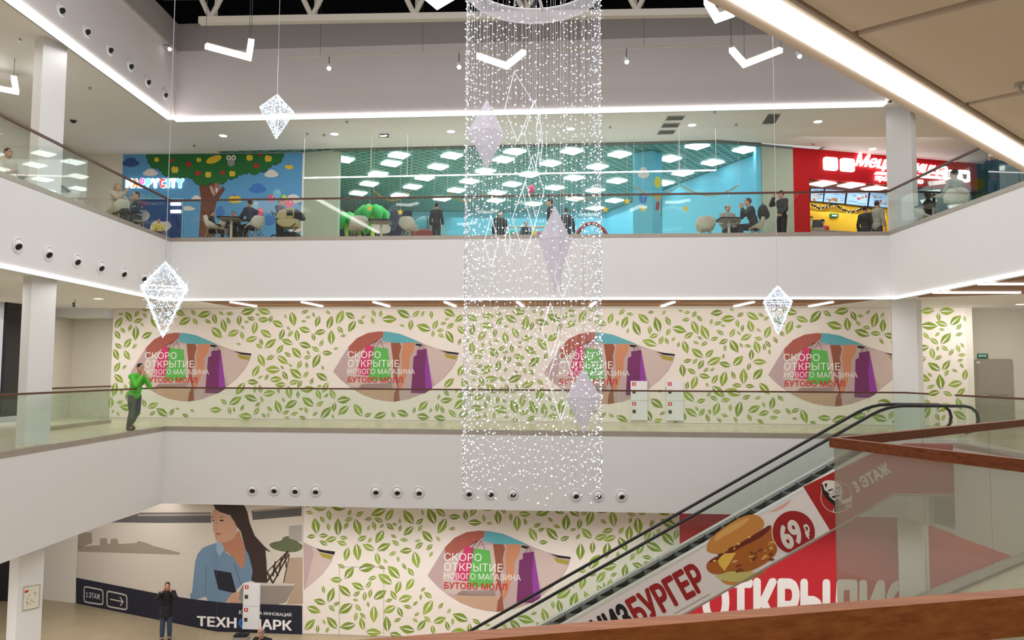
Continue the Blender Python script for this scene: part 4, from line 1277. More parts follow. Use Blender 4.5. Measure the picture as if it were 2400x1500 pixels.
mb = MB(); Wf = .0265
outline(mb, PP, [PP.px(*P3(*p)) for p in rq((795, 995), (972, 1030), (972, 1168), (795, 1140))], .05, Wf)
outline(mb, PP, [PP.px(*P3(*p)) for p in rq((1010, 1038), (1196, 1078), (1196, 1216), (1010, 1182))], .05, Wf)
for a, b in (((1040, 1115), (1160, 1140)), ((1130, 1095), (1162, 1141)), ((1162, 1141), (1134, 1177))): line2(mb, P3(*a), P3(*b), .04, Wf)
mb.build('direction_signs', 'laptop_light', nb)
Q = lambda *pts: [P4(*p) for p in pts]
mb = MB()
letters2(mb, '2 ЭТАЖ', [P3(812, 1096), P3(945, 1120), P3(945, 1068), P3(812, 1046)], Wf, 0)
letters2(mb, 'ТЕХН', Q((252, 1366), (622, 1386), (622, 1288), (252, 1272)), Wf, .04)
letters2(mb, 'ПАРК', Q((762, 1392), (1140, 1410), (1140, 1314), (762, 1296)), Wf, .04)
letters2(mb, 'К', Q((645, 1256), (674, 1257), (674, 1218), (645, 1217)), Wf, .01)
letters2(mb, 'А ИННОВАЦИЙ', Q((835, 1265), (1135, 1284), (1135, 1240), (835, 1222)), Wf, .01)
mb.build('lettering', 'ink_white', nb)
mb = MB(); letters2(mb, 'О', Q((640, 1388), (742, 1393), (742, 1292), (640, 1288)), Wf, .05); mb.build('lettering', 'logo_blue', nb)
hydrant('white hydrant cabinet in front of the poster laptop', FPL, FPL.px(570, 1473), FPL.px(612, 1367))
# plan board on the lower pillar
d_ = (Vector((-10.76, 18.05, 0)) - Vector((-11.0, 17.5, 0)))
PC = Pl((-11.0, 17.5, 0), d_); q4 = [PC.px(*p) for p in ((51, 1431), (89, 1423), (92, 1370), (54, 1376))]
t = thing('plan_board', 'small framed floor plan hanging on the white lower pillar', 'sign', PC.w(*q4[0]))
mat('paper', (226, 222, 204), .7)
MB().art(PC, q4, .004, 0, .02).build('board', 'paper', t)
mb = MB(); outline(mb, PC, q4, .015, .026); mb.build('frame', 'haze_print', t)
R = random.Random(4); mb = MB(); (ua, va), (ub, vb) = q4[0], q4[2]
for i in range(14):
    u, v = R.uniform(ua + .06, ub - .1), R.uniform(va + .08, vb - .08); mb.bar(PC.w(u, v, .026), PC.w(u + R.uniform(-.05, .06), v + R.uniform(-.07, .07), .026), .007, .001, up=PC.n)
mb.build('plan_lines', 'bridge', t)
MB().art(PC, [(ua + .03, vb - .1), (ua + .12, vb - .1), (ua + .12, vb - .05), (ua + .03, vb - .05)], .026).build('red_mark', 'ink_red', t)

# ================================================================ ESCALATOR
YN, YF, SL = 19.5, 20.35, .558
XK = 9.5                                        # the upper knee
hz = lambda x: .9 if x > XK + .45 else (.9 - SL * (XK - x) if x < XK - .45 else .9 - SL * (XK + .45 - x) ** 2 / 1.8)
XB = XK - 6.3 / SL                              # lower knee
t = thing('escalator', 'escalator with black handrails and glass sides rising from the lower floor past a burger advert', 'escalator', (XB, (YN + YF) / 2, Z1))


def low(x, zoff):
    """height of a line zoff above the step line"""
    return max(hz(x) - .9 + zoff, Z1 + zoff)


xs = [XB - 1.2, XB - .3, XB + .1] + [XB + .5 + i * (XK - .6 - XB - .5) / 10 for i in range(11)] + [XK - .4, XK - .2, XK, XK + .2, XK + .4]
for Y, xe in ((YN, 11.78), (YF, 11.58)):
    pts = [(XB - 1.3, Y, Z1 + .25), (XB - 1.62, Y, Z1 + .4), (XB - 1.7, Y, Z1 + .6), (XB - 1.58, Y, Z1 + .8), (XB - 1.3, Y, Z1 + .9)]
    pts += [(x, Y, low(x, .9)) for x in xs] + [(xe - .34, Y, .9), (xe - .17, Y, .86), (xe - .04, Y, .74), (xe, Y, .58), (xe - .04, Y, .4), (xe - .17, Y, .27), (xe - .34, Y, .22)]
    MB().tube(pts, .04, 8).build('handrail', 'rubber', t, True)
    dk = MB()
    for a, b in zip(xs[:-1] + [xs[-1]], xs[1:] + [xe - .3]):
        za, zb = low(a, .07), low(b, .07)
        dk.prism([(a, Y - .09, za), (a, Y + .09, za), (a, Y + .09, za - .09), (a, Y - .09, za - .09)], (b - a, 0, zb - za))
    dk.build('deck', 'chrome', t)
    gx = [XB - 1.2] + [XB + .3 + i * (XK - .5 - XB - .3) / 8 for i in range(9)] + [XK + .5, xe - .3]
    for a, b in zip(gx[:-1], gx[1:]):
        k = [a + .006 + (b - a - .012) * i / 4 for i in range(5)]
        poly = [(x, Y - .005, low(x, .08)) for x in k] + [(x, Y - .005, low(x, .87)) for x in k[::-1]]
        MB().prism(poly, (0, .01, 0)).build('glass_pane', 'glass_esc', t)
mat('step_metal', (96, 98, 94), .5, .7)
mat('riser_metal', (58, 60, 58), .5, .6)
n_ = int((XK - XB) / .4)
for i in range(n_ + 4):
    x0 = XB - .4 + i * .4; zt = min(max(Z1, Z1 + (x0 + .1 - XB) * SL), 0) - .03
    sb = MB().box((x0, YN + .1, zt - .24), (x0 + .4, YF - .1, zt), 0)
    sb.m[1] = 1
    sb.build('escalator_step', ['riser_metal', 'step_metal'], t)
bt = lambda x: min(-1.29, -1.29 - SL * (9.54 - x)) if x < 9.54 else -1.29
px_ = [XB + 1.6, 9.54, 11.16]
side = [(x, YN - .09, low(x, -.02)) for x in [XB + 1.6] + xs[4:] + [11.16]] + [(11.16, YN - .09, -1.29), (9.54, YN - .09, -1.29), (XB + 1.6, YN - .09, bt(XB + 1.6))]
mat('ad_white', (236, 228, 226), .55)
sp = MB().prism(side, (0, .05, 0)).build('side_panel', 'ad_white', t)
sp2 = MB().prism([(x, y + YF - YN + .13, z) for x, y, z in side], (0, .05, 0)).build('side_panel', 'steel', t)
tr_ = MB()
for a, b in zip(px_[:-1], px_[1:]): tr_.prism([(a, YN - .12, bt(a) - .05), (a, YF + .12, bt(a) - .05), (a, YF + .12, bt(a)), (a, YN - .12, bt(a))], (b - a, 0, bt(b) - bt(a)))
tr_.build('underside_trim', 'coping_metal', t)
PE = Pl((0, YN - .09, 0), (1, 0, 0)); E7 = lambda x, y: PE.px(x / 4 + 1800, y / 4 + 1125); E2 = lambda x, y: PE.px(x / 4 + 1800, y / 4 + 850); E6 = lambda x, y: PE.px(x / 4 + 1300, y / 4 + 1125)
for n_, c_ in dict(ad_red=(172, 30, 28), ad_red2=(160, 26, 28), bun=(206, 140, 66), bun_light=(226, 172, 98), chicken=(176, 100, 36), chicken_dark=(128, 64, 22), sauce=(112, 36, 24), cheese=(238, 196, 84), salad=(206, 196, 116), blush=(232, 176, 166), ad_text=(232, 224, 216)).items(): mat(n_, c_, .6)
s1, s2 = E7(330, 62), E7(582, 474)
redp = [s1, s2] + [(9.54, -1.28), (11.15, -1.28), (11.15, -.03), (XK + .4, -.03), (XK, low(XK, -.03)), (XK - .4, low(XK - .4, -.03))]
rp_ = MB().art(PE, redp, .003).build('red_field', 'ad_red', sp)
mb = MB(); lettering(mb, '3 ЭТАЖ', PE, 0, 0, 0, 0, .005, 0, bold=.05, quad=[E2(830, 1222), E2(1160, 1030), E2(1102, 932), E2(775, 1118)]); mb.build('lettering', 'ad_text', sp)
# portrait roundel
lc = E7(640, 158); lr = (E7(790, 158)[0] - E7(493, 158)[0]) / 2; sx = lr / 148
L_ = lambda pts: [(lc[0] + (x - 640) * sx, lc[1] - (y - 158) * sx) for x, y in pts]
mb = MB().art(PE, ell(*lc, lr, lr, 32), .005, 1).art(PE, ell(*lc, lr * .965, lr * .965, 32), .006, 0)
mb.art(PE, L_(smooth([(498, 60), (515, 15), (570, 2), (640, 12), (690, 50), (700, 120), (680, 200), (640, 215), (590, 190), (540, 140), (505, 110)], 1)), .007, 1)
mb.art(PE, L_([(500, 45), (508, 110), (540, 170), (590, 215), (640, 260), (630, 200), (580, 160), (560, 115), (530, 95), (515, 40)]), .008, 2)
mb.art(PE, L_([(530, 40), (560, 30), (545, 80)]), .008, 2)
for c_ in ((592, 118), (652, 98)): outline(mb, PE, L_(ell(*c_, 26, 19, 12, rot=-.3)), .012, .008, 2)
mb.art(PE, L_([(590, 158), (630, 140), (672, 138), (688, 150), (650, 156), (618, 172)]), .008, 2).art(PE, L_([(625, 182), (662, 176), (668, 205), (648, 232), (632, 210)]), .008, 2)
mb.art(PE, L_([(560, 95), (610, 80), (612, 88), (566, 104)]), .008, 2).art(PE, L_([(632, 72), (680, 66), (680, 76), (636, 80)]), .008, 2)
mb.art(PE, L_([(632, 225), (668, 250), (700, 225), (690, 275), (668, 258), (630, 300), (612, 290)]), .0085, 2)
mb.art(PE, L_([(680, 195), (755, 168), (785, 140), (783, 195), (735, 215), (690, 222)]), .0075, 1)
for x in (730, 748, 766): mb.art(PE, L_([(x, 230), (x + 8, 226), (x + 18, 254), (x + 9, 258)]), .0075, 1)
mb.art(PE, L_([(612, 262), (640, 300), (600, 300)]), .0078, 1)
mb.build('portrait_roundel', ['ad_red', 'ad_text', 'ink_black'], sp)
# price roundel
pc_ = E7(240, 490); prr = (E7(447, 490)[0] - E7(33, 490)[0]) / 2
cut = lambda pts, e=.015: [(x, min(max(y, bt(x) + e), low(x, -.02) - e)) for x, y in pts]
MB().art(PE, cut(ell(*pc_, prr * 1.0, prr * 1.0, 60)), .006, 1).art(PE, cut(ell(*pc_, prr * .96, prr * .96, 60), .025), .007, 0).build('price_roundel', ['ad_red2', 'ad_text'], sp)
mb = MB(); lettering(mb, '69', PE, 0, 0, 0, 0, .009, 0, bold=.05, quad=[E7(170, 668), E7(352, 566), E7(252, 350), E7(70, 452)])
lettering(mb, '₽', PE, 0, 0, 0, 0, .009, 0, bold=.04, quad=[E7(368, 562), E7(418, 532), E7(368, 402), E7(318, 430)]); mb.build('lettering', 'ad_text', sp)
mb = MB().art(PE, cut([E6(*p) for p in smooth([(1960, 250), (2100, 150), (2200, 120), (2230, 190), (2130, 280), (2000, 310)], 2)]), .003); mb.build('blush_print', 'blush', sp)
# burger
mb = MB(); B_ = [(0, [(1420, 640), (1440, 570), (1510, 500), (1620, 420), (1750, 345), (1850, 318), (1920, 335), (1968, 390), (1960, 445), (1900, 490), (1700, 610), (1560, 700), (1430, 680)], 2),
                 (5, [(1540, 920), (1700, 950), (1880, 890), (1960, 850), (1990, 855), (1840, 940), (1680, 988), (1590, 975)], 1), (6, [(1490, 890), (1640, 855), (1800, 850), (1900, 870), (1850, 930), (1700, 960), (1560, 940)], 1),
                 (2, [(1418, 800), (1440, 760), (1520, 720), (1700, 610), (1900, 490), (2000, 430), (2032, 420), (2038, 520), (2095, 640), (2060, 720), (1950, 800), (1800, 870), (1640, 850), (1560, 885), (1480, 882), (1430, 850)], 1),
                 (3, [(1555, 708), (1700, 615), (1900, 495), (2030, 408), (2020, 470), (1900, 560), (1760, 620), (1640, 700), (1500, 765), (1435, 775), (1490, 725)], 1),
                 (4, [(1530, 750), (1580, 690), (1700, 680), (1640, 780), (1590, 852), (1540, 790)], 0), (1, [(1500, 520), (1620, 440), (1760, 370), (1840, 345), (1780, 420), (1600, 520), (1500, 590)], 2)]
for i, (m_, pts, k) in enumerate(B_): mb.art(PE, [E6(*p) for p in (smooth(pts, k) if k else pts)], .004 + .0005 * i, m_)
R = random.Random(9)
for i in range(46):
    x, y = R.uniform(1660, 2060), R.uniform(580, 860)
    if y < 1560 - x * .48 or y > 1720 - x * .48: continue
    mb.art(PE, [E6(*p) for p in ell(x, y, R.uniform(12, 38), R.uniform(8, 18), 8, rot=R.uniform(-.9, .3))], .0085 + i * .00002, R.choice((7, 2, 1, 0, 7)))
for i in range(10):
    x = R.uniform(1460, 1900); mb.art(PE, [E6(*p) for p in ell(x, 790 - (x - 1460) * .58 - R.uniform(10, 60), 16, 11, 8)], .009, R.choice((3, 3, 4)))
mb.build('burger_print', ['bun', 'bun_light', 'chicken', 'sauce', 'cheese', 'bun', 'salad', 'chicken_dark'], sp)
ax, dn = (.872, -.489), (.489, .872); tl0 = (650, 1130)
pt = lambda a, d: E6(tl0[0] + ax[0] * a + dn[0] * d, tl0[1] + ax[1] * a + dn[1] * d)
mb = MB(); lettering(mb, 'БУРГЕР', PE, 0, 0, 0, 0, .005, 0, bold=.05, quad=[pt(0, 287), pt(752, 287), pt(752, 0), pt(0, 0)]); mb.build('lettering', 'ad_red2', sp)
mb = MB(); lettering(mb, 'ЧИЗ', PE, 0, 0, 0, 0, .005, 0, bold=.05, quad=[pt(-385, 287), pt(-15, 287), pt(-15, 0), pt(-385, 0)]); mb.build('lettering', 'ink_black', sp)
mb = MB()
for i in range(12): mb.art(PE, [pt(350 + i * 32, 335), pt(350 + i * 32 + 26, 335), pt(350 + i * 32 + 26, 343), pt(350 + i * 32, 343)], .005)
mb.build('small_print', 'haze_print', sp)
# ================================================================ UPPER FLOOR: MURAL, PLAY SHOP, DINER
for n_, c_ in dict(mural_blue=(88, 156, 206), tree_green=(26, 108, 46), tree_dark=(16, 82, 38), trunk=(112, 62, 42), apple_red=(190, 34, 36), apple_yellow=(226, 196, 50), cloud_white=(226, 218, 214), cloud_blue=(58, 120, 196),
                   cloud_deep=(44, 84, 150), owl_grey=(150, 150, 156), balloon_pink=(226, 92, 130), balloon_sky=(120, 190, 220), balloon_green=(40, 140, 90), lime=(196, 214, 70), squirrel=(176, 98, 60), door_blue=(30, 58, 120),
                   play_green=(34, 170, 70), play_trunk=(190, 210, 90), gold=(190, 160, 80), plum_seat=(120, 40, 36), teal_fabric=(58, 136, 150), diner_yellow=(238, 190, 30), garland=(40, 36, 24), shell_white=(206, 202, 190),
                   table_grey=(150, 146, 138), table_dark=(40, 36, 34), oak=(170, 130, 90), stroller_beige=(186, 170, 128), cap_red=(176, 40, 44), screen_dark=(16, 20, 30), plant_green=(60, 120, 50)).items():
    mat(n_, c_, .65)
mat('diner_red', (186, 16, 26), .6, spec=.2); mat('diner_red2', (206, 38, 40), .5)
mat('sign_glow', (255, 255, 255), .4, emit=1.5)
for n_, c_ in dict(glow_white=(255, 250, 244), glow_orange=(255, 150, 60), glow_pink=(250, 110, 190), glow_cyan=(110, 230, 255), glow_red=(235, 50, 60)).items(): mat(n_, c_, .5, emit=1.1)
mat('screen_blue', (150, 190, 232), .3, emit=.75)
PMU = Pl(HA, HB - HA)
M6 = lambda x, y: PMU.px(x / 4.8 + 400, y / 4.8 + 300)
M5 = lambda x, y: PMU.px(x / 4.8, y / 4.8 + 300)
mu0, mu1 = PMU.px(286, 450)[0], PMU.px(708, 450)[0]
t = thing('mural', 'painted mural of an apple tree with owl, clouds and balloons on blue', 'mural', PMU.w((mu0 + mu1) / 2, Z3))
MB().art(PMU, [(mu0, Z3), (mu1, Z3), (mu1, C3 - .02), (mu0, C3 - .02)], .003, 0, .012).build('sky_panel', 'mural_blue', t)
MB().art(PMU, [(mu1, Z3), (mu1 + .07, Z3), (mu1 + .07, C3 - .02), (mu1, C3 - .02)], .003, 0, .03).build('edge_trim', 'white_paint', t)


def cl_(mb, cv, x, y, rx, ry, off, m):
    for i, (dx, dy, k) in enumerate(((-.55, .25, .55), (0, -.25, .75), (.55, .2, .55), (-.1, .35, .6), (.3, .35, .55))):
        mb.art(PLN[0], [cv(*p) for p in ell(x + dx * rx, y + dy * ry, rx * k, ry * k * 1.1, 14)], off + i * .0002, m)


PLN = [PMU]
mb = MB()
for cv, x, y, rx, ry, m_ in ((M6, 1135, 515, 72, 42, 0), (M6, 980, 680, 92, 55, 1), (M5, 1475, 388, 88, 50, 2), (M5, 1695, 502, 78, 40, 0), (M6, 560, 940, 50, 60, 1), (M6, 1105, 1040, 60, 60, 1), (M6, 1380, 800, 90, 50, 0), (M6, 290, 790, 50, 30, 0), (M6, 1400, 1130, 60, 50, 0), (M6, 180, 905, 90, 26, 0)): cl_(mb, cv, x, y, rx, ry, .016, m_)
mb.build('clouds', ['cloud_white', 'cloud_blue', 'cloud_deep'], t)
MB().art(PMU, [M6(*p) for p in [(310, 560), (345, 800), (318, 1225), (505, 1225), (490, 960), (522, 830), (615, 690), (590, 655), (505, 755), (482, 735), (505, 560)]], .018).build('trunk', 'trunk', t)
low_ = [(-268, 292), (-255, 350), (-235, 400), (-190, 440), (-140, 440), (-100, 480), (-80, 520), (-20, 530), (20, 562), (80, 540), (140, 548), (190, 540), (250, 560), (270, 600), (330, 628), (400, 636), (450, 612), (500, 605), (560, 622), (615, 600), (640, 560), (720, 556), (770, 520), (820, 505), (890, 485), (930, 515), (985, 500), (1010, 480), (1070, 480), (1100, 440), (1150, 400), (1215, 390), (1255, 330), (1272, 275)]
sc = []
for i in range(len(low_) - 1):                           # scalloped rim
    (x0, y0), (x1, y1) = low_[i], low_[i + 1]; dx, dy = x1 - x0, y1 - y0; L = math.hypot(dx, dy)
    for k in range(4):
        f_ = k / 4; b_ = math.sin(math.pi * f_) * L * .22; sc.append((x0 + dx * f_ - dy / L * b_, y0 + dy * f_ + dx / L * b_))
sc.append(low_[-1])
mb = MB().art(PMU, [M6(x, y + 12) for x, y in sc] + [(M6(1272, 275)[0], C3 - .03), (M6(-268, 275)[0], C3 - .03)], .0185, 1)
mb.art(PMU, [M6(*p) for p in sc] + [(M6(1272, 275)[0], C3 - .03), (M6(-268, 275)[0], C3 - .03)], .019, 0).build('leaf_crown', ['tree_green', 'tree_dark'], t)
mb = MB()
for x, y, r, m_ in ((50, 470, 38, 1), (320, 360, 26, 1), (425, 525, 34, 1), (890, 335, 35, 1), (1100, 345, 38, 1), (695, 515, 33, 1), (205, 410, 30, 0), (310, 510, 28, 0), (590, 505, 24, 0), (965, 425, 28, 0), (1015, 305, 18, 0), (20, 365, 20, 0), (-155, 358, 26, 1)):
    mb.art(PMU, [M6(*p) for p in ell(x - r * .35, y, r * .7, r, 14)], .020, m_).art(PMU, [M6(*p) for p in ell(x + r * .35, y, r * .7, r, 14)], .0201, m_)
    mb.art(PMU, [M6(x, y - r * .8), M6(x + r * .9, y - r * 1.5), M6(x + r * .5, y - r * .8)], .0202, 2)
mb.build('apples', ['apple_red', 'apple_yellow', 'tree_dark'], t)
mb = MB().art(PMU, [M6(*p) for p in ell(682, 388, 42, 46, 16)], .020, 0)
for x in (655, 711): mb.art(PMU, [M6(*p) for p in ell(x, 336, 28, 30, 16)], .021, 1).art(PMU, [M6(*p) for p in ell(x, 338, 9, 11, 10)], .022, 2)
mb.art(PMU, [M6(678, 355), M6(690, 355), M6(684, 375)], .022, 3).build('owl', ['owl_grey', 'cloud_white', 'ink_black', 'gold'], t)
mb = MB()
for x, y, rx, ry, ro in ((490, 355, 92, 40, -.35), (1335, 440, 46, 26, .1), (725, 805, 78, 42, 0)): mb.art(PMU, [M6(*p) for p in ell(x, y, rx, ry, 20, rot=ro)], .020, 0).art(PMU, [M6(*p) for p in [(x - 20, y - ry * .9), (x + 12, y - ry * .9), (x + 5, y - ry * 1.35), (x - 15, y - ry * 1.3)]], .0205, 1)
mb.build('airships', ['apple_yellow', 'bag_violet'], t)
mb = MB()
for x, y, rx, ry, m_ in ((1135, 790, 40, 44, 0), (1200, 740, 46, 56, 1), (1280, 790, 30, 38, 2), (1010, 945, 42, 46, 0), (945, 870, 50, 56, 1), (1335, 850, 56, 46, 0)):
    mb.art(PMU, [M6(*p) for p in ell(x, y, rx, ry, 18)], .0205 + .0002 * m_, m_).art(PMU, [M6(*p) for p in ell(x + rx * .3, y - ry * .35, rx * .2, ry * .2, 8)], .0215, 3)
mb.build('balloons', ['balloon_pink', 'balloon_sky', 'lime', 'cloud_white'], t)
mb = MB().art(PMU, [M6(*p) for p in ell(520, 690, 26, 50, 14, rot=.3)], .0205, 0).art(PMU, [M6(*p) for p in ell(525, 650, 28, 26, 14)], .0207, 0).art(PMU, [M6(*p) for p in smooth([(440, 650), (470, 650), (490, 720), (500, 780), (470, 740), (450, 700)], 1)], .0203, 1).art(PMU, [M6(*p) for p in ell(520, 700, 13, 30, 10)], .021, 2)
mb.art(PMU, [M6(500, 632), M6(508, 612), M6(518, 628)], .0206, 0).art(PMU, [M6(535, 628), M6(545, 612), M6(550, 634)], .0206, 0).build('squirrel', ['squirrel', 'pic_sand', 'cloud_white'], t)
# doorway of the mural shop
struct('door_3', MB().art(PMU, [M5(1590, 805), M5(2058, 805), (M5(2058, 900)[0], Z3), (M5(1590, 900)[0], Z3)], .016, 0, .02), 'door_blue')
mb = MB(); outline(mb, PMU, [M5(1590, 798), M5(2065, 798), (M5(2065, 900)[0], Z3), (M5(1590, 900)[0], Z3)], .05, .04); struct('door_3_frame', mb, 'balloon_sky')
for i, y in enumerate((858, 942)):
    p = PMU.w(*M5(1985, y), .04); t2 = thing('light_bar', 'short white light bar in the dark blue shop doorway, %s' % ('upper one under the rail', 'lower one of the pair')[i], 'light', p)
    MB().art(PMU, rrect(*M5(1925, y + 17), *M5(2045, y - 17), .03), .037, 0, .02).build('diffuser', 'led', t2)
# lit shop name
t = thing('shop_sign', 'glowing sign of fat coloured letters on the blue mural', 'sign', PMU.w(*M5(1740, 620), .05))
for ch, x0, x1, m_ in (('H', 1425, 1502, 'glow_white'), ('A', 1505, 1572, 'glow_orange'), ('P', 1585, 1642, 'glow_pink'), ('P', 1650, 1712, 'glow_cyan'), ('Y', 1712, 1798, 'glow_white'), ('C', 1810, 1870, 'glow_red'), ('I', 1886, 1913, 'glow_cyan'), ('T', 1918, 1992, 'glow_white'), ('Y', 1988, 2074, 'glow_cyan')):
    mb = MB(); (a, b_), (c, d) = M5(x0, 675), M5(x1, 575)
    lettering(mb, ch, PMU, a - .02, b_ - .02, c - a + .04, d - b_ + .04, .022, 0, bold=.11, ext=.02); lettering(mb, ch, PMU, a, b_, c - a, d - b_, .064, 1, bold=.04, ext=.012); mb.build('letter', ['glow_white', m_], t)


# ---- furniture prototypes (built at the origin)
def make_chair(name, label):
    t = thing(name, label, 'chair')
    prof = [(-.23, .425, .20, .0), (-.17, .44, .23, .02), (-.05, .425, .255, .10), (.07, .425, .27, .17), (.16, .46, .275, .17), (.22, .55, .27, .12), (.255, .66, .25, .05), (.275, .76, .22, .01), (.285, .82, .16, 0)]
    mb = MB(); n = 12; vs = []
    for y, z, w, lift in prof:
        for j in range(n + 1):
            s_ = -1 + 2 * j / n; a = abs(s_); vs.append((w * (s_ * 1.0 + .12 * s_ * a), y - (.13 * a * a if z > .5 else .02 * a * a), z + lift * a ** 2.6 * 1.1 + .01 * a))
    fs = [(i * (n + 1) + j, i * (n + 1) + j + 1, (i + 1) * (n + 1) + j + 1, (i + 1) * (n + 1) + j) for i in range(len(prof) - 1) for j in range(n)]
    mb.add(vs, fs); o = mb.build('shell', 'shell_white', t, True); sd = o.modifiers.new('thick', 'SOLIDIFY'); sd.thickness = .012; sd.offset = 0; sb = o.modifiers.new('round', 'SUBSURF'); sb.levels = 1; sb.render_levels = 1
    for sx in (-1, 1):
        for sy in (-1, 1): MB().tube([(sx * .12, sy * .11, .42), (sx * .235, sy * .21, .0)], [.016, .011], 8).build('leg', 'oak', t)
    mb = MB()
    for s_ in (-1, 1):
        mb.tube([(-.14, s_ * .13, .36), (.2, s_ * .19, .12)], .006, 5).tube([(.14, s_ * .13, .36), (-.2, s_ * .19, .12)], .006, 5).tube([(s_ * .14, -.13, .36), (s_ * .2, .17, .12)], .006, 5)
    mb.tube([(-.13, -.12, .40), (.13, -.12, .40), (.13, .12, .40), (-.13, .12, .40)], .008, 5, closed=True).build('wire_brace', 'black', t)
    return t


def make_table(name, label):
    t = thing(name, label, 'table')
    MB().prism([Vector((x, y, .715)) for x, y in rrect(-.36, -.36, .36, .36, .05)], (0, 0, .025)).build('table_top', 'table_dark', t)
    MB().prism([Vector((x, y, .69)) for x, y in rrect(-.3, -.3, .3, .3, .05)], (0, 0, .025)).build('support_plate', 'table_grey', t)
    MB().tube([(0, 0, .02), (0, 0, .69)], .04, 14).build('column', 'shell_white', t)
    MB().lathe([(0.0, 0), (.24, 0), (.24, .015), (.05, .035), (0.0, .035)], (0, 0, 0), n=24).build('base', 'table_grey', t)
    return t


first = {}


def put(kind, maker, px, Y, rot, label, group=None, z=Z3):
    p = spot(px, Y, z)
    if kind not in first:
        o = maker(kind, label); first[kind] = o; o.location = p; o.rotation_euler = (0, 0, rot)
        if group: o['group'] = group
        return o
    return copy_tree(first[kind], p, rot, label, group)


ch = lambda px, Y, rot, lab: put('shell_chair', make_chair, px, Y, rot, lab)
tb = lambda px, Y, rot, lab: put('pedestal_table', make_table, px, Y, rot, lab)
PI = math.pi
ch(497, 23.5, PI / 2 + .3, 'pale shell chair with a small child, before the tree trunk of the mural')
tb(541, 23.4, .1, 'small pedestal table between the tree trunk and the man in navy')
ch(597, 23.55, -PI / 2 - .4, 'pale shell chair under the man in navy before the mural')
ch(533, 24.35, PI - .5, 'pale shell chair half hidden behind the table at the mural')
ch(839, 23.5, PI + .55, 'pale shell chair turned away, in front of the green play palms')
tb(893, 23.7, 0, 'pedestal table between two shell chairs by the play shop glass')
ch(893, 24.3, .2, 'pale shell chair behind the table by the play shop glass')
ch(957, 23.6, PI - .5, 'pale shell chair turned away beside the boy with dark jacket')
ch(1654, 23.3, PI - .15, 'empty shell chair between the blue shop column and the seated bald man')
tb(1709, 23.15, .05, 'pedestal table between the bald man and the man in dark clothes')
ch(1716, 23.95, .1, 'shell chair under the bald man facing the hall')
ch(1772, 23.3, -PI / 2 - .2, 'shell chair under the man in dark clothes with a backpack')
ch(74, 18.9, PI / 2 + .4, 'shell chair highest at the frame edge behind the sloping glass')
tb(118, 19.5, .3, 'pedestal table behind the sloping glass next to the white pillar')
ch(158, 20.3, -PI / 2 + .2, 'shell chair just past the white pillar behind the sloping glass')
ch(276, 21.3, PI / 2 + PI - .2, 'shell chair under the person with long fair hair')
ch(322, 22.4, .4, 'shell chair under the person in dark striped top by the mural sign')
ch(374, 24.1, .2, 'shell chair of the small child below the lit sign letters')
tb(300, 22.6, .2, 'pedestal table between the fair-haired person and the one in striped top')
ch(2243, 19.6, PI - .4, 'shell chair under the person in a grey shirt near the red diner')
tb(2190, 21.0, .2, 'pedestal table in front of the person in a grey shirt')
ch(2166, 21.4, .6, 'shell chair beside the pillar, at the table of the person in a grey shirt')

# ---- pram
p = spot(676, 23.75, Z3); t = thing('pram', 'beige pram with dark hood window parked before the mural balloons', 'pram', p)
X, Y, Zb = p
sd = lambda pts, w: [Vector((X + x, Y - w, Zb + z)) for x, z in smooth(pts, 2)]
def puff(name, m_, pts, w, par=t):
    o = MB().prism(sd(pts, w), (0, 2 * w, 0)).build(name, m_, par); q_ = o.modifiers.new('soft', 'BEVEL'); q_.width = .03; q_.segments = 3; return o
puff('body_shell', 'stroller_beige', [(-.36, .78), (.36, .80), (.33, .56), (.22, .5), (-.2, .52), (-.33, .6)], .2)
puff('apron', 'stroller_beige', [(-.38, .76), (-.32, .98), (-.12, 1.1), (.0, 1.08), (.05, .78)], .19)
h_ = puff('hood', 'stroller_beige', [(-.06, .78), (-.06, 1.08), (.08, 1.14), (.2, 1.1), (.22, .78)], .205)
MB().prism([(X - .02, Y - .208, Zb + 1.04), (X + .16, Y - .208, Zb + 1.04), (X + .18, Y - .208, Zb + .86), (X - .02, Y - .208, Zb + .86)], (0, .004, 0)).build('hood_window', 'screen_dark', h_)
puff('rear_cover', 'screen_dark', [(.2, .8), (.2, 1.1), (.34, 1.06), (.45, .95), (.48, .76)], .19)
for s_ in (-1, 1):
    MB().tube([(X - .5, Y + s_ * .2, Zb + 1.0), (X - .3, Y + s_ * .24, Zb + .6), (X + .34, Y + s_ * .25, Zb + .12)], .014, 6).tube([(X + .28, Y + s_ * .24, Zb + .62), (X - .36, Y + s_ * .25, Zb + .12)], .014, 6).build('frame_tube', 'rubber', t)
    for dx in (-.36, .36):
        w = MB().tube([(X + dx + .13 * math.cos(a * .524), Y + s_ * .26, Zb + .13 + .115 * math.sin(a * .524)) for a in range(12)], .022, 6, closed=True).build('wheel', 'rubber', t)
        mb = MB()
        for a in range(3): mb.tube([(X + dx + .1 * math.cos(a * 1.05), Y + s_ * .26, Zb + .13 + .1 * math.sin(a * 1.05)), (X + dx - .1 * math.cos(a * 1.05), Y + s_ * .26, Zb + .13 - .1 * math.sin(a * 1.05))], .008, 5)
        mb.build('spokes', 'steel', w)
MB().tube([(X - .5, Y - .2, Zb + 1.0), (X - .55, Y, Zb + 1.03), (X - .5, Y + .2, Zb + 1.0)], .018, 8).build('handle', 'rubber', t)
MB().box((X - .28, Y - .18, Zb + .2), (X + .28, Y + .18, Zb + .36)).build('basket', 'screen_dark', t)

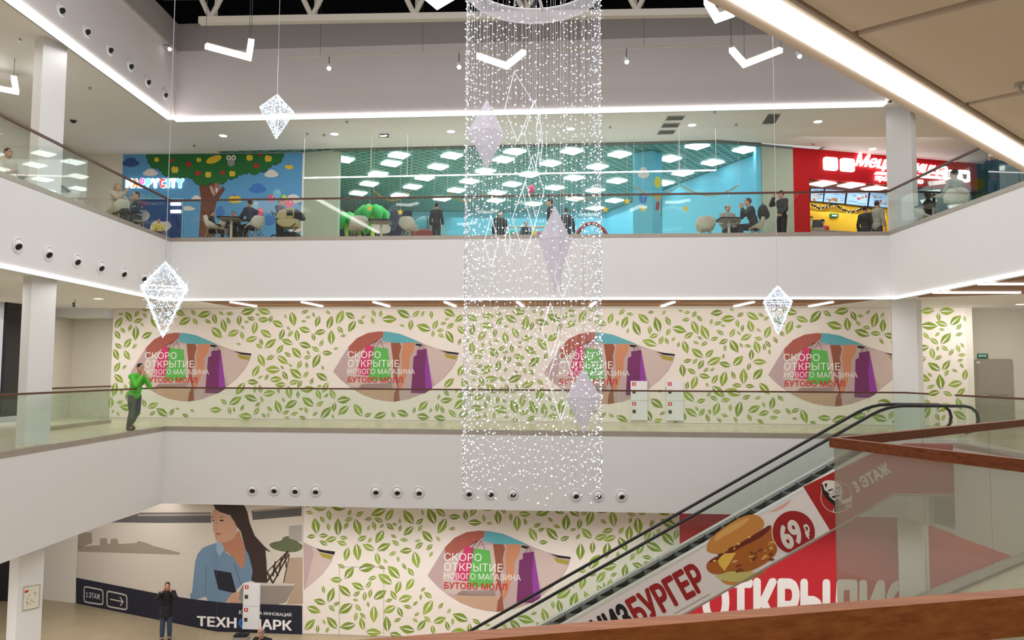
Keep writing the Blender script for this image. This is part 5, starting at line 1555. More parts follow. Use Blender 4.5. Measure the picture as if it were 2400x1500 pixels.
# ---- play shop
PSW = Pl(SA, SB - SA); PLN[0] = PSW
S_ = lambda x, y: PSW.px(x / 4.8 + 1500, y / 4.8 + 300)
t = thing('wall_painting', 'painted clouds, balloons and letter on the blue side of the play shop', 'mural', PSW.w(4, Z3))
mb = MB()
for x, y, rx, ry in ((990, 560, 80, 60), (1095, 770, 75, 70), (-40, 880, 60, 40), (500, 780, 60, 55), (330, 900, 50, 40)): cl_(mb, S_, x, y, rx, ry, .012, 0)
mb.build('clouds', ['cloud_white'], t)
mb = MB()
for x, y, rx, ry, m_ in ((1165, 385, 22, 34, 0), (1190, 505, 24, 42, 1), (705, 630, 40, 60, 0), (705, 640, 26, 36, 1), (870, 660, 40, 105, 2), (600, 790, 40, 46, 1), (320, 1000, 40, 60, 3), (440, 1060, 45, 55, 4)): mb.art(PSW, [S_(*p) for p in ell(x, y, rx, ry, 18)], .014 + .0004 * (m_ + 1) + x * 1e-6, m_)
for i in range(6): mb.art(PSW, [S_(*p) for p in [(1180, 560 + i * 22), (1290, 535 + i * 22), (1290, 557 + i * 22), (1180, 582 + i * 22)]], .016, (2, 4)[i % 2])
mb.build('balloons', ['balloon_green', 'cloud_blue', 'apple_yellow', 'lime', 'balloon_pink'], t)
mb = MB(); lettering(mb, 'А', PSW, 0, 0, 0, 0, .016, 0, bold=.02, quad=[S_(442, 1010), S_(520, 1016), S_(512, 925), S_(448, 930)]); mb.build('lettering', 'cloud_deep', t)
PCS = Pl((c0.x - .62, c0.y + .35, 0), (.62, -.35, 0)); PC2 = Pl((c0.x, c0.y, 0), (.42, .35, 0))
t = thing('column_painting', 'painted cloud, lemon and balloons on the blue column inside the play shop', 'mural', (c0.x, c0.y - .05, Z3))
K1 = lambda x, y: PCS.px(x / 4.8 + 1200, y / 4.8 + 300); K2 = lambda x, y: PC2.px(x / 4.8 + 1200, y / 4.8 + 300); PLN[0] = PCS
mb = MB(); cl_(mb, K1, 1480, 505, 60, 62, .006, 0); mb.build('cloud', 'cloud_white', t)
MB().art(PCS, [K1(*p) for p in ell(1474, 790, 44, 62, 18)], .007).art(PCS, [K1(*p) for p in ell(1488, 770, 8, 14, 8)], .008, 1).build('balloon', ['cloud_blue', 'balloon_sky'], t)
MB().art(PC2, [K2(*p) for p in ell(1638, 610, 40, 66, 18)], .007).art(PC2, [K2(*p) for p in ell(1638, 610, 28, 48, 18)], .008, 1).build('lemon', ['lime', 'apple_yellow'], t)
MB().art(PC2, [K2(*p) for p in ell(1640, 780, 32, 36, 14)], .007, 0).art(PC2, [K2(*p) for p in ell(1644, 800, 24, 28, 14)], .008, 1).art(PC2, [K2(*p) for p in [(1625, 830), (1660, 830), (1650, 930), (1612, 920)]], .007, 2).art(PC2, [K2(*p) for p in [(1682, 790), (1688, 790), (1680, 1000), (1672, 1000)]], .007, 3).build('child_figure', ['apple_yellow', 'skin_print', 'cap_red', 'balloon_green'], t)
# lamp panels in the grid ceiling
ca, sa = math.cos(.56) * .3, math.sin(.56) * .3
for i, (x, y) in enumerate(((806, 374), (935, 364), (917, 383), (886, 408), (865, 431), (840, 453), (1059, 365), (1027, 391), (995, 417), (967, 438), (937, 458), (1036, 466), (1207, 355), (1180, 374), (1138, 401), (1100, 425), (1070, 446), (1165, 452), (1340, 354), (1290, 383), (1241, 409), (1200, 432), (1452, 362), (1400, 391), (1345, 417), (1300, 440), (1348, 466), (1634, 342), (1570, 372), (1446, 424), (1395, 446), (1440, 470), (1745, 351), (1670, 381), (1600, 406), (1395, 488), (1250, 478), (1162, 470), (1556, 429))):
    p = onZ(x, y, C3); t = thing('panel_light', 'square light panel in the teal grid ceiling of the play shop', 'light', p, 'panel lights of the play shop')
    mb = MB().prism([p + Vector((sx * ca - sy * sa, sx * sa + sy * ca, -.03)) for sx, sy in ((-1, -1), (1, -1), (1, 1), (-1, 1))], (0, 0, .04)); mb.build('diffuser', 'led', t)
# suspended line light before the shop window
a, b = onY(712, 417, 25.2), onY(1678, 399, 24.0)
t = thing('linear_light', 'thin suspended white light line across the play shop window', 'light', (a + b) / 2)
MB().bar(a, b, .045, .03).build('diffuser', 'led', t)
for k in (.0, .17, .26, .6, .915, 1): p = a.lerp(b, k); MB().tube([p, (p.x, p.y, C3)], .006, 4).build('suspension_wire', 'white_paint', t)
# gold tinsel
R = random.Random(2)
for i, (x0, x1, y, Y) in enumerate(((876, 964, 447, 25.6), (1049, 1132, 449, 25.6), (1312, 1414, 446, 25.0), (1486, 1590, 436, 24.9), (1594, 1732, 434, 24.6))):
    a, b = onY(x0, y, Y), onY(x1, y, Y); t = thing('tinsel_garland', 'gold tinsel swag at the play shop glass, %s' % ('above the chairs by the play palms', 'just outside the light curtain', 'behind the right border of the light curtain', 'beside the blue shop column', 'before the painted balloons')[i], 'garland', (a + b) / 2)
    mb = MB(); pts = [a.lerp(b, k / 20) - Vector((0, 0, .34 * math.sin(math.pi * k / 20))) for k in range(21)]
    for k in range(260):
        q_ = pts[min(19, k * 20 // 260)].lerp(pts[min(20, k * 20 // 260 + 1)], R.random()); d = Vector((R.gauss(0, 1), R.gauss(0, 1), R.gauss(0, 1))).normalized() * R.uniform(.04, .09); mb.add([q_ - d, q_ + d, q_ + frame(d)[0] * .012], [(0, 1, 2)])
    mb.tube(pts, .012, 5); mb.build('tinsel', 'gold', t)
    MB().tube([a, (a.x, a.y, C3)], .004, 4).build('hanging_wire', 'wire', t); MB().tube([b, (b.x, b.y, C3)], .004, 4).build('hanging_wire', 'wire', t)


def star(px, py, Y, lab):
    c = onY(px, py, Y); t = thing('paper_star', lab, 'decoration', c)
    pts = [c + Vector((math.sin(k * PI / 5) * (.12 if k % 2 == 0 else .055), 0, math.cos(k * PI / 5) * (.12 if k % 2 == 0 else .055))) for k in range(10)]
    MB().prism(pts, (0, .015, 0)).build('star', 'apple_yellow', t); MB().tube([c + Vector((0, .007, .11)), (c.x, c.y + .007, C3)], .003, 4).build('thread', 'wire', t)


for px, py, lab in ((866, 488, 'yellow star hanging before the green play palms'), (938, 497, 'yellow star hanging left of the painted niche'), (1017, 515, 'yellow star hanging in front of the boy in dark jacket'), (1470, 472, 'upper yellow star beside the blue shop column'), (1419, 491, 'yellow star just outside the light curtain'), (1507, 489, 'yellow star in front of the blue shop column'), (1607, 489, 'yellow star over the empty shell chair')): star(px, py, 25.35 - .0007 * (px - 866), lab)
# play palms, tent, seat, slide
for i, (px, r, Y) in enumerate(((812, .42, 29), (872, .52, 28.6), (842, .30, 29.4))):
    c = onY(px, 500, Y); t = thing('play_palm', 'green toy palm of the play shop, %s' % ('half hidden by the pale green pillar', 'the biggest with a star before it', 'the small one in between')[i], 'toy', (c.x, Y, Z3))
    mb = MB(); H = 1.75 + .2 * (i % 2)
    for k in range(7):
        a = k * 2 * PI / 7; mb.tube([(c.x, Y, Z3 + H), (c.x + math.cos(a) * r * .6, Y + math.sin(a) * r * .6, Z3 + H + .16), (c.x + math.cos(a) * r, Y + math.sin(a) * r, Z3 + H - .02), (c.x + math.cos(a) * r * 1.1, Y + math.sin(a) * r * 1.1, Z3 + H - .35)], [.1, .2, .18, .05], 8)
    mb.build('leaf_crown', 'play_green', t, True); MB().tube([(c.x, Y, Z3), (c.x + .04, Y, Z3 + H * .5), (c.x, Y, Z3 + H)], [.1, .08, .07], 12).build('trunk', 'play_trunk', t)
c = spot(998, 27.3, Z3); t = thing('play_tent', 'teal dome play tent behind the boy in dark jacket', 'tent', c)
prof = [(1.0 * math.cos(k * PI / 16), 1.65 * math.sin(k * PI / 16)) for k in range(9)]
MB().lathe(prof, c, n=8).build('tent_cover', 'teal_fabric', t); mb = MB()
for k in range(4): mb.tube([c + Vector((r_ * math.cos(k * PI / 2 + .2), r_ * math.sin(k * PI / 2 + .2), z + .01)) for r_, z in prof], .02, 5)
mb.build('pole', 'screen_dark', t)
c = spot(996, 26.0, Z3); t = thing('tub_seat', 'dark red rounded play seat behind the shop glass by the boy', 'seat', c)
MB().lathe([(0, 0), (.5, 0), (.55, .3), (.5, .78), (.42, .85), (.38, .6), (0, .5)], c, n=24).build('cushion', 'plum_seat', t, True); MB().lathe([(.55, .28), (.57, .32), (.55, .36)], c, n=24).build('piping', 'apple_red', t)
c = spot(1435, 28, Z3); t = thing('play_arch', 'curved red play arch beside the light curtain', 'toy', c)
MB().tube([c + Vector((-.75 + .75 * math.cos(a * PI / 10) * 1, 0, 1.3 * math.sin(a * PI / 10) + .25)) for a in range(11)], .07, 8).build('tube', 'cap_red', t, True); MB().box((c.x - .1, c.y - .2, Z3), (c.x + .15, c.y + .2, Z3 + .3)).build('foot', 'balloon_sky', t)
c = spot(1345, 28, Z3); t = thing('toy_table', 'green round play table behind the light curtain', 'table', c)
MB().lathe([(0, .95), (.62, .95), (.62, 1.03), (0, 1.03)], c, n=24).build('table_top', 'play_green', t); MB().tube([c, c + Vector((0, 0, .95))], .3, 14).build('base', 'balloon_green', t)
c = onY(1245, 444, 27.5); t = thing('balloon', 'pink balloon floating in the play shop behind the curtain', 'balloon', c)
MB().ball(c, (.14, .14, .17), 14).build('skin', 'balloon_pink', t, True); MB().tube([c - Vector((0, 0, .17)), Vector((c.x, c.y, Z3))], .004, 4).build('string', 'wire', t)
for i, (px, lab) in enumerate(((1205, 'toy shelf with coloured boxes behind the light curtain'), (1258, 'second toy shelf with coloured boxes behind the curtain, nearer the fabric diamond'))):
    c = spot(px, 29.5, Z3); t = thing('toy_shelf', lab, 'shelf', c); MB().box((c.x - .4, c.y - .15, Z3), (c.x - .37, c.y + .2, Z3 + 1.7)).box((c.x + .37, c.y - .15, Z3), (c.x + .4, c.y + .2, Z3 + 1.7)).build('side_panel', 'cloud_white', t)
    mb = MB()
    for z in (.3, .75, 1.2, 1.67): mb.box((c.x - .37, c.y - .15, Z3 + z), (c.x + .37, c.y + .2, Z3 + z + .03))
    mb.build('boards', 'cloud_white', t)
    R = random.Random(i)
    for z in (.78, 1.23):
        for k in range(4):
            b = MB().box((c.x - .35 + k * .18, c.y - .12, Z3 + z + .002), (c.x - .2 + k * .18, c.y + .1, Z3 + z + R.uniform(.2, .34))).build('toy_box', R.choice(('balloon_pink', 'cloud_blue', 'play_green', 'apple_yellow', 'glow_red' if False else 'apple_red')))
            tag(b, 'small toy box on the %s behind the light curtain' % ('first toy shelf', 'second toy shelf nearer the fabric diamond')[i], 'box', 'toy boxes on shelf %s' % 'ab'[i])

# ---- the red diner
PD = Pl(RA, RB - RA); D2 = lambda x, y: PD.px(x / 4.36 + 1850, y / 4.36 + 300)
ua = PD.px(1897, 430)[0]; ub = PD.px(2142, 430)[0]; vtop = D2(200, 515)[1]; uw = (RB - RA).length
t = thing('diner_storefront', 'red diner storefront with a wide serving opening', 'storefront', PD.w(uw / 2, Z3))
mb = MB().art(PD, [(0, vtop), (uw, vtop), (uw, C3), (0, C3)], -.2, 0, .2).art(PD, [(0, Z3), (ua, Z3), (ua, vtop), (0, vtop)], -.2, 0, .2).art(PD, [(ub, Z3), (uw, Z3), (uw, vtop), (ub, vtop)], -.2, 1, .2)
mb.build('facing', ['diner_red', 'store_dark'], t)
mb = MB().art(PD, [(ua, vtop - .02), (ub, vtop - .02), (ub, vtop), (ua, vtop)], -1.15, 0, .95).build('inner_ceiling', 'leg_dark', t)
MB().art(PD, [(ua - .3, Z3), (ub + .6, Z3), (ub + .6, vtop), (ua - .3, vtop)], -1.25, 0, .05).build('back_wall', 'diner_yellow', t)
MB().art(PD, [(ub, Z3), (ub + .05, Z3), (ub + .05, vtop), (ub, vtop)], -1.2, 0, 1.0).art(PD, [(ua - .05, Z3), (ua, Z3), (ua, vtop), (ua - .05, vtop)], -1.2, 1, 1.0).build('inner_side', ['diner_yellow', 'diner_yellow'], t)
t = thing('diner_sign', 'white glowing script sign on the red diner front', 'sign', PD.w(*D2(900, 400), .1))
mb = MB(); lettering(mb, 'Мецца пицца', PD, 0, 0, 0, 0, .05, 0, bold=.02, ext=.03, shear=.25, quad=[D2(655, 418), D2(1585, 512), D2(1600, 375), D2(668, 262)]); mb.build('lettering', 'sign_glow', t)
mb = MB(); lettering(mb, 'просто вкусно', PD, 0, 0, 0, 0, .05, 0, bold=.02, ext=.02, quad=[D2(865, 556), D2(1352, 590), D2(1352, 535), D2(865, 492)]); mb.build('tagline', 'sign_glow', t)
mb = MB().art(PD, [D2(855, 478), D2(1545, 528), D2(1545, 500), D2(875, 450)], .04, 0, .03); mb.build('underline_bar', 'sign_glow', t)
for (x0, y0, x1, y1), lab, dk in (((340, 442, 478, 300), 'first white rounded light box on the red diner front, farthest from the script', 0), ((512, 455, 650, 312), 'white rounded light box beside the script on the red diner front', 0), ((1560, 540, 1680, 428), 'white light box with dark dots after the script sign', 1), ((1705, 560, 1825, 432), 'white light box with a red cup after the script sign', 2)):
    t = thing('light_box', lab, 'sign', PD.w(*D2((x0 + x1) / 2, (y0 + y1) / 2), .05)); a, b = D2(x0, y1), D2(x1, y0)
    MB().art(PD, rrect(min(a[0], b[0]), min(a[1], b[1]), max(a[0], b[0]), max(a[1], b[1]), .07), .01, 0, .1).build('lit_face', 'sign_glow', t)
    cx, cy = (a[0] + b[0]) / 2, (a[1] + b[1]) / 2
    if dk:
        mb = MB()
        if dk == 1:
            for i in range(9): mb.art(PD, ell(cx + (i % 3 - 1) * .08, cy + (i // 3 - 1) * .08, .025, .025, 8), .112)
        else: mb.art(PD, [(cx - .1, cy + .06), (cx + .12, cy + .06), (cx + .08, cy - .12), (cx - .06, cy - .12)], .112)
        mb.build('mark', ('ink_black', 'ink_red')[dk - 1], t)
PB_ = Pl(PD.w(0, 0, -1.19) - Vector((0, 0, PD.w(0, 0, 0).z)), RB - RA); B2 = lambda x, y: PB_.px(x / 4.36 + 1850, y / 4.36 + 300)
R = random.Random(3)
for i, q4 in enumerate((((205, 620), (345, 622), (332, 762), (205, 752)), ((352, 622), (572, 634), (556, 780), (335, 764)), ((580, 636), (806, 648), (786, 808), (563, 784)), ((814, 652), (1010, 664), (996, 822), (792, 806)))):
    q_ = [B2(*p) for p in q4]; t = thing('menu_screen', 'blue menu screen in the diner, %s' % ('first at the red jamb', 'second from the red jamb', 'third from the red jamb', 'last, next to the pillar')[i], 'screen', PB_.w(*q_[0]))
    MB().art(PB_, q_, .0, 0, .06).build('casing', 'screen_dark', t); ce = (sum(p[0] for p in q_) / 4, sum(p[1] for p in q_) / 4); sh = [(p[0] + (ce[0] - p[0]) * .05, p[1] + (ce[1] - p[1]) * .06) for p in q_]
    MB().art(PB_, sh, .062).build('display', 'screen_blue', t); mb = MB()
    for k in range(12):
        a, b = R.uniform(.1, .9), R.uniform(.12, .88); U = (sh[0][0] * (1 - a) + sh[1][0] * a) * (1 - b) + (sh[3][0] * (1 - a) + sh[2][0] * a) * b; W = (sh[0][1] * (1 - a) + sh[1][1] * a) * (1 - b) + (sh[3][1] * (1 - a) + sh[2][1] * a) * b
        if k < 4: mb.art(PB_, ell(U, W, R.uniform(.05, .1), R.uniform(.04, .07), 10), .064 + k * .0003, R.choice((0, 1, 2)))
        else: mb.art(PB_, [(U - .09, W - .008), (U + .09, W - .008), (U + .09, W + .008), (U - .09, W + .008)], .063, 3)
    mb.build('menu_print', ['balloon_pink', 'bun', 'cloud_white', 'cloud_deep'], t)
pts = [PB_.w(*B2(*p), .12) for p in ((205, 790), (290, 830), (380, 805), (440, 785), (520, 840), (600, 870), (680, 850), (760, 810), (850, 850), (960, 880))]
t = thing('garland', 'dark bushy garland with tiny lights below the diner menu screens', 'garland', pts[4]); mb = MB().tube(pts, .03, 6)
for k in range(420):
    i = R.randrange(9); q_ = pts[i].lerp(pts[i + 1], R.random()); d = Vector((R.gauss(0, 1), R.gauss(0, .6), R.gauss(0, 1))).normalized() * R.uniform(.05, .11); mb.add([q_, q_ + d, q_ + d * .6 + frame(d)[0] * .02], [(0, 1, 2)])
mb.build('greenery', 'garland', t); mb = MB()
for k in range(40): i = R.randrange(9); mb.ball(pts[i].lerp(pts[i + 1], R.random()) + PB_.n * .06 + Vector((0, 0, R.uniform(-.07, .07))), .012, 6)
mb.build('light_string', 'bead', t)
for i, (x, y) in enumerate(((340, 568), (632, 584), (872, 618))):
    u, v = PD.px(x / 4.36 + 1850, y / 4.36 + 300); p = hit(x / 4.36 + 1850, y / 4.36 + 300, (0, 0, 1), vtop - .03); t = thing('panel_light', 'square light panel under the diner ceiling, %s' % ('first from the red jamb', 'middle one', 'next to the pillar')[i], 'light', p)
    MB().prism([p + Vector((sx * ca * 1.2 - sy * sa, sx * sa + sy * ca, -.02)) for sx, sy in ((-1, -1), (1, -1), (1, 1), (-1, 1))], (0, 0, .03)).build('diffuser', 'led', t)
t = thing('counter', 'pale serving counter inside the red diner', 'counter', PD.w((ua + ub) / 2, Z3, -.5)); MB().art(PD, [(ua + .1, Z3), (ub - .1, Z3), (ub - .1, Z3 + 1.05), (ua + .1, Z3 + 1.05)], -.72, 0, .42).build('body', 'cloud_white', t); MB().art(PD, [(ua + .05, Z3 + 1.05), (ub - .05, Z3 + 1.05), (ub - .05, Z3 + 1.09), (ua + .05, Z3 + 1.09)], -.76, 0, .5).build('worktop', 'table_grey', t)
a, b = D2(213, 940), D2(328, 862); t = thing('display_cup', 'big green and white paper cup on the diner counter', 'cup', PD.w((a[0] + b[0]) / 2, Z3 + 1.09, -.5))
cu = PD.w((a[0] + b[0]) / 2, Z3 + 1.09, -.5); MB().lathe([(0, 0), (.15, 0), (.2, .42), (0, .42)], cu, n=18).build('cup_body', 'lime', t); MB().lathe([(.2, .42), (.21, .46), (0, .47)], cu, n=18).build('lid', 'screen_dark', t); MB().lathe([(.172, .16), (.19, .32)], cu, n=18).build('label_band', 'cloud_white', t)
a, b = D2(415, 912), D2(492, 876); u0_ = PD.w(a[0], 0, -2.3); t = thing('exit_sign', 'small green sign on the yellow diner wall', 'sign', PD.w(a[0], a[1], -1.1)); q_ = [B2(412, 915), B2(492, 918), B2(492, 880), B2(412, 876)]
MB().art(PB_, q_, -.035, 0, .095).build('sign_face', 'sign_green', t); MB().art(PB_, [(q_[0][0] + .06, (q_[0][1] + q_[3][1]) / 2 - .02), (q_[1][0] - .06, (q_[0][1] + q_[3][1]) / 2 - .02), (q_[1][0] - .06, (q_[0][1] + q_[3][1]) / 2 + .02), (q_[0][0] + .06, (q_[0][1] + q_[3][1]) / 2 + .02)], .062).build('arrow_mark', 'sign_white', t)
t = thing('register', 'dark cash register on the diner counter', 'register', PD.w(D2(375, 980)[0], Z3 + 1.09, -.5)); c = PD.w(D2(375, 980)[0], Z3 + 1.09, -.5)
MB().box((c.x - .2, c.y - .15, c.z), (c.x + .2, c.y + .15, c.z + .1)).build('base', 'table_grey', t); MB().obox(c + Vector((0, 0, .26)), (.2, 0, 0), (0, .05, .14), (0, .012, -.006)).build('screen', 'screen_dark', t)
# green planter near the picture-taking person
c = spot(2300, 20.4, Z3); t = thing('planter', 'dark planter box with grass-like greenery below the person taking a picture', 'planter', c)
MB().box((c.x - .1, c.y - .5, Z3), (c.x + 1.3, c.y, Z3 + .62)).build('box', 'store_dark', t); mb = MB(); R = random.Random(12)
for i in range(520):
    q_ = Vector((c.x + R.uniform(-.08, 1.28), c.y - R.uniform(.03, .47), Z3 + .62)); d = Vector((R.gauss(0, .07), R.gauss(0, .07), R.uniform(.2, .42))); mb.add([q_, q_ + Vector((.014, 0, 0)), q_ + d], [(0, 1, 2)])
mb.build('greenery', 'plant_green', t)

# ---- door and sign of the middle floor
PR_ = Pl((mx1 + .2, 26.4, 0), (20 - mx1 - .2, -1.8, 0)); d0, d1, dz = PR_.px(2292, 930)[0], PR_.px(2370, 930)[0], PR_.px(2330, 847)[1]
mat('door_grey', (168, 160, 148), .6)
o = struct('door_2', MB().art(PR_, [(d0, .01), (d1, .01), (d1, dz), (d0, dz)], .005, 0, .04), 'door_grey')
mb = MB(); outline(mb, PR_, [(d0 - .04, 0), (d1 + .04, 0), (d1 + .04, dz + .04), (d0 - .04, dz + .04)], .08, .03); struct('door_2_frame', mb, 'door_grey')
MB().tube([PR_.w(d0 + .12, 1.0, .05), PR_.w(d0 + .12, 1.0, .1), PR_.w(d0 + .26, 1.0, .1)], .012, 6).build('door_handle', 'steel', o)
mb = MB().bar(PR_.w(d0 + .1, 1.02, .05), PR_.w(d1 - .1, 1.02, .05), .05, .02, up=PR_.n); mb.build('push_bar', 'table_grey', o)
q_ = [PR_.px(*p) for p in ((2290, 840), (2315, 840), (2315, 829), (2290, 829))]; t = thing('exit_sign', 'green exit sign on the wall above the grey door', 'sign', PR_.w(*q_[0])); MB().art(PR_, q_, .005, 0, .04).build('sign_face', 'sign_green', t)
mb = MB(); lettering(mb, 'ВЫХОД', PR_, q_[0][0] + .05, q_[0][1] + .05, q_[1][0] - q_[0][0] - .1, .07, .048); mb.build('lettering', 'sign_white', t)
q_ = [PR_.px(*p) for p in ((2287, 852), (2296, 852), (2296, 847), (2287, 847))]; t = thing('alarm_box', 'tiny pale box on the wall beside the grey door top', 'box', PR_.w(*q_[0])); MB().art(PR_, q_, .005, 0, .05).build('casing', 'white_paint', t)
# dark case on the lower floor
p = onZ(566, 1499, Z1); t = thing('equipment_case', 'small dark case on the lower floor in front of the poster lettering', 'case', p)
MB().box((p.x - .22, p.y - .14, Z1), (p.x + .22, p.y + .14, Z1 + .1)).build('body', 'table_grey', t); MB().obox(p + Vector((0, 0, .14)), (.2, 0, .02), (0, .13, 0), (0, 0, .035)).build('lid', 'screen_dark', t)
# ================================================================ PEOPLE
for n_, c_ in dict(skin=(206, 158, 132), skin_tan=(178, 128, 102), hair_black=(26, 22, 22), hair_brown=(70, 50, 38), hair_fair=(150, 128, 104), hair_grey=(120, 116, 112), jacket_green=(92, 196, 62), cloth_black=(24, 24, 27), cloth_dark=(40, 42, 48), cloth_navy=(30, 36, 66), jeans=(58, 72, 98),
                   trousers_grey=(78, 82, 84), cloth_grey=(150, 150, 142), cloth_beige=(190, 176, 160), cloth_pink=(216, 60, 120), cloth_yellow=(214, 190, 60), cloth_plum=(130, 60, 110), shoe_dark=(30, 28, 28), shoe_brown=(96, 70, 58), shirt_blue=(60, 80, 110)).items():
    mat(n_, c_, .75, noise=.06, scale=14)


def person(label, loc, rot, h=1.75, sit=False, top='cloth_black', legs='cloth_dark', hair='hair_black', skin='skin', shoes='shoe_dark', arms=None, legp=None, lean=(0, 0), head=(0, 0), long=False, bald=False, cap=None, coat=0, vx=.011, hood=False, stripe=None):
    """arms: ((elbow, wrist, hand direction), same for the other side); all in metres for a height of 1.75, facing -y"""
    k = h / 1.75; t = thing('person', label, 'person', loc)
    hip = .5 if sit else .93; lx, ly = lean
    P = lambda x, y, z: Vector((x, y, z)) * k
    ch_ = Vector((lx, ly, hip + .40)); nk = Vector((lx * 1.3, ly * 1.3, hip + .56)); hc = Vector((lx * 1.45 + head[0], ly * 1.45 - .03 + head[1], hip + .73))
    sh = [Vector((s_ * .18 + lx * 1.2, ly * 1.2, hip + .50)) for s_ in (-1, 1)]
    if arms is None:
        if sit: arms = [((s_ * .27, ly - .12, hip + .2), (s_ * .18, ly - .36, hip + .22), (0, -1, 0)) for s_ in (-1, 1)]
        else: arms = [((s_ * .26, .02, hip + .2), (s_ * .27, -.06, hip - .06), (0, -.15, -1)) for s_ in (-1, 1)]
    if legp is None:
        legp = [((s_ * .1, -.44, .5), (s_ * .1, -.42, .09), (0, -1, 0)) if sit else ((s_ * .1, -.02, .5), (s_ * .11, .02, .09), (0, -1, 0)) for s_ in (-1, 1)]
    hips = [Vector((s_ * .095, 0, hip)) for s_ in (-1, 1)]

    def put(mb, name, m, sub=None, par=t, v=.011):
        mb.v = [tuple(Vector(p) * k) for p in mb.v]
        o = mb.build(name, m); o.parent = par
        if par is not t: o.matrix_parent_inverse = Matrix()
        if v:
            r = o.modifiers.new('fuse', 'REMESH'); r.mode = 'VOXEL'; r.voxel_size = v * k; r.use_smooth_shade = True
            s_ = o.modifiers.new('soft', 'SMOOTH'); s_.factor = .5; s_.iterations = 3 if v > .011 else 2
        return o

    def torso(mb, g):
        mb.ball((0, .01, hip + .02), (.165 + g, .115 + g, .13 + g), 16)
        mb.ball(Vector((lx * .45, ly * .45, hip + .2)), (.145 + g, .10 + g, .17 + g), 16).ball(ch_, (.172 + g, .112 + g, .19 + g), 16)
        mb.tube([sh[0], Vector(nk) - Vector((0, 0, .04)), sh[1]], [.062 + g, .07 + g, .062 + g], 12)
        for s_ in sh: mb.ball(s_, .066 + g, 12)

    def limb(mb, a, b, c, r0, r1, r2, g, cut=1):
        a, b, c = Vector(a), Vector(b), Vector(c); c = b.lerp(c, cut)
        mb.tube([a, a.lerp(b, .5), b], [r0 + g, (r0 + r1) / 2 + g + .004, r1 + g], 12).ball(b, r1 + g, 12).tube([b, b.lerp(c, .35), c], [r1 + g, r1 + g + .002, r2 + g], 12)
    # body with head, hands and feet in one surface
    mb = MB(); torso(mb, 0)
    mb.tube([nk - Vector((0, 0, .05)), hc - Vector((0, -.015, .05))], .052, 12)
    mb.ball(hc, (.074, .092, .112), 18).ball(hc + Vector((0, -.03, -.06)), (.055, .06, .055), 14)
    mb.tube([hc + Vector((0, -.088, .02)), hc + Vector((0, -.112, -.025)), hc + Vector((0, -.09, -.032))], [.010, .017, .012], 8)
    for s_ in (-1, 1): mb.ball(hc + Vector((s_ * .078, .005, -.005)), (.014, .026, .034), 8)
    mb.tube([hc + Vector((-.02, -.085, -.062)), hc + Vector((.02, -.085, -.062))], .008, 6)
    for i in (0, 1):
        el, wr, hd = [Vector(q_) for q_ in arms[i]]; limb(mb, sh[i], el, wr, .052, .042, .028, 0)
        hd = hd.normalized(); x, y = frame(hd); s_ = 1 if i else -1
        pm = wr + hd * .055; mb.tube([wr, pm, wr + hd * .09], [.03, .036, .034], 8)
        for f_ in range(4):
            a = wr + hd * .088 + x * (f_ - 1.5) * .020; L = (.062, .074, .070, .055)[f_]; cu = y * (.012 + .018 * 1)
            mb.tube([a, a + hd * L * .55 + cu * .3, a + hd * L * .9 + cu], [.0095, .009, .008], 6)
        mb.tube([wr + hd * .03 + x * -.03, wr + hd * .06 + x * -.055 + y * .01, wr + hd * .09 + x * -.058 + y * .02], [.013, .011, .009], 6)
        kn, an, ft = [Vector(q_) for q_ in legp[i]]; limb(mb, hips[i], kn, an, .082, .058, .04, 0); mb.tube([an, an + ft.normalized() * .12 - Vector((0, 0, .03))], .034, 8)
    put(mb, 'body', skin, v=vx)
    mb = MB()
    for s_ in (-1, 1): mb.ball(hc + Vector((s_ * .031, -.0845, .012)), (.012, .007, .007), 8).tube([hc + Vector((s_ * .05, -.078, .034)), hc + Vector((s_ * .03, -.088, .037)), hc + Vector((s_ * .014, -.089, .033))], .005, 5)
    put(mb, 'eyes', 'hair_black', v=0)
    mb = MB(); torso(mb, .022)
    for i in (0, 1): limb(mb, sh[i], arms[i][0], arms[i][1], .056, .046, .036, .016, .93)
    if coat: mb.tube([(0, .01, hip + .1), (0, .01, hip - coat)], [.17, .2], 18)
    mb.tube([nk - Vector((0, 0, .05)), nk + Vector((0, .0, .0))], .072, 12)
    if hood: mb.ball(nk + Vector((0, .09, -.01)), (.12, .07, .09), 12)
    jk = put(mb, 'jacket', top, v=.014)
    if stripe:
        mb = MB()
        for z in (.12, .24, .36): mb.lathe([(.2, 0), (.2, .04)], (lx * z, ly * z + .005, hip + z), n=20)
        mb.v = [(x * 1.0, y * .68, z) for x, y, z in mb.v]; put(mb, 'stripes', stripe, par=t, v=0)
    mb = MB(); mb.ball((0, .012, hip), (.172, .125, .12), 16)
    for i in (0, 1): limb(mb, hips[i], legp[i][0], legp[i][1], .086, .064, .052, .012, 1.0)
    put(mb, 'trousers', legs, v=.014)
    for i in (0, 1):
        an, ft = Vector(legp[i][1]), Vector(legp[i][2]).normalized(); mb = MB()
        mb.tube([an - ft * .06 - Vector((0, 0, .045)), an + ft * .06 - Vector((0, 0, .04)), an + ft * .17 - Vector((0, 0, .055))], [.042, .046, .034], 10).ball(an - Vector((0, 0, .02)), .05, 10); put(mb, 'shoe', shoes, v=.014)
    mb = MB()
    if bald: mb.lathe([(.076, -.04), (.086, -.01), (.088, .03), (.082, .05)], hc + Vector((0, .016, .0)), n=20)
    else: mb.ball(hc + Vector((0, .02, .03)), (.085, .094, .103), 16)
    if bald: mb.v = [p for p in mb.v]
    if long: mb.tube([hc + Vector((0, .04, .05)), hc + Vector((0, .085, -.1)), nk + Vector((0, .1, -.12))], [.085, .085, .07], 12)
    put(mb, 'hair', hair, v=0 if bald else .012)
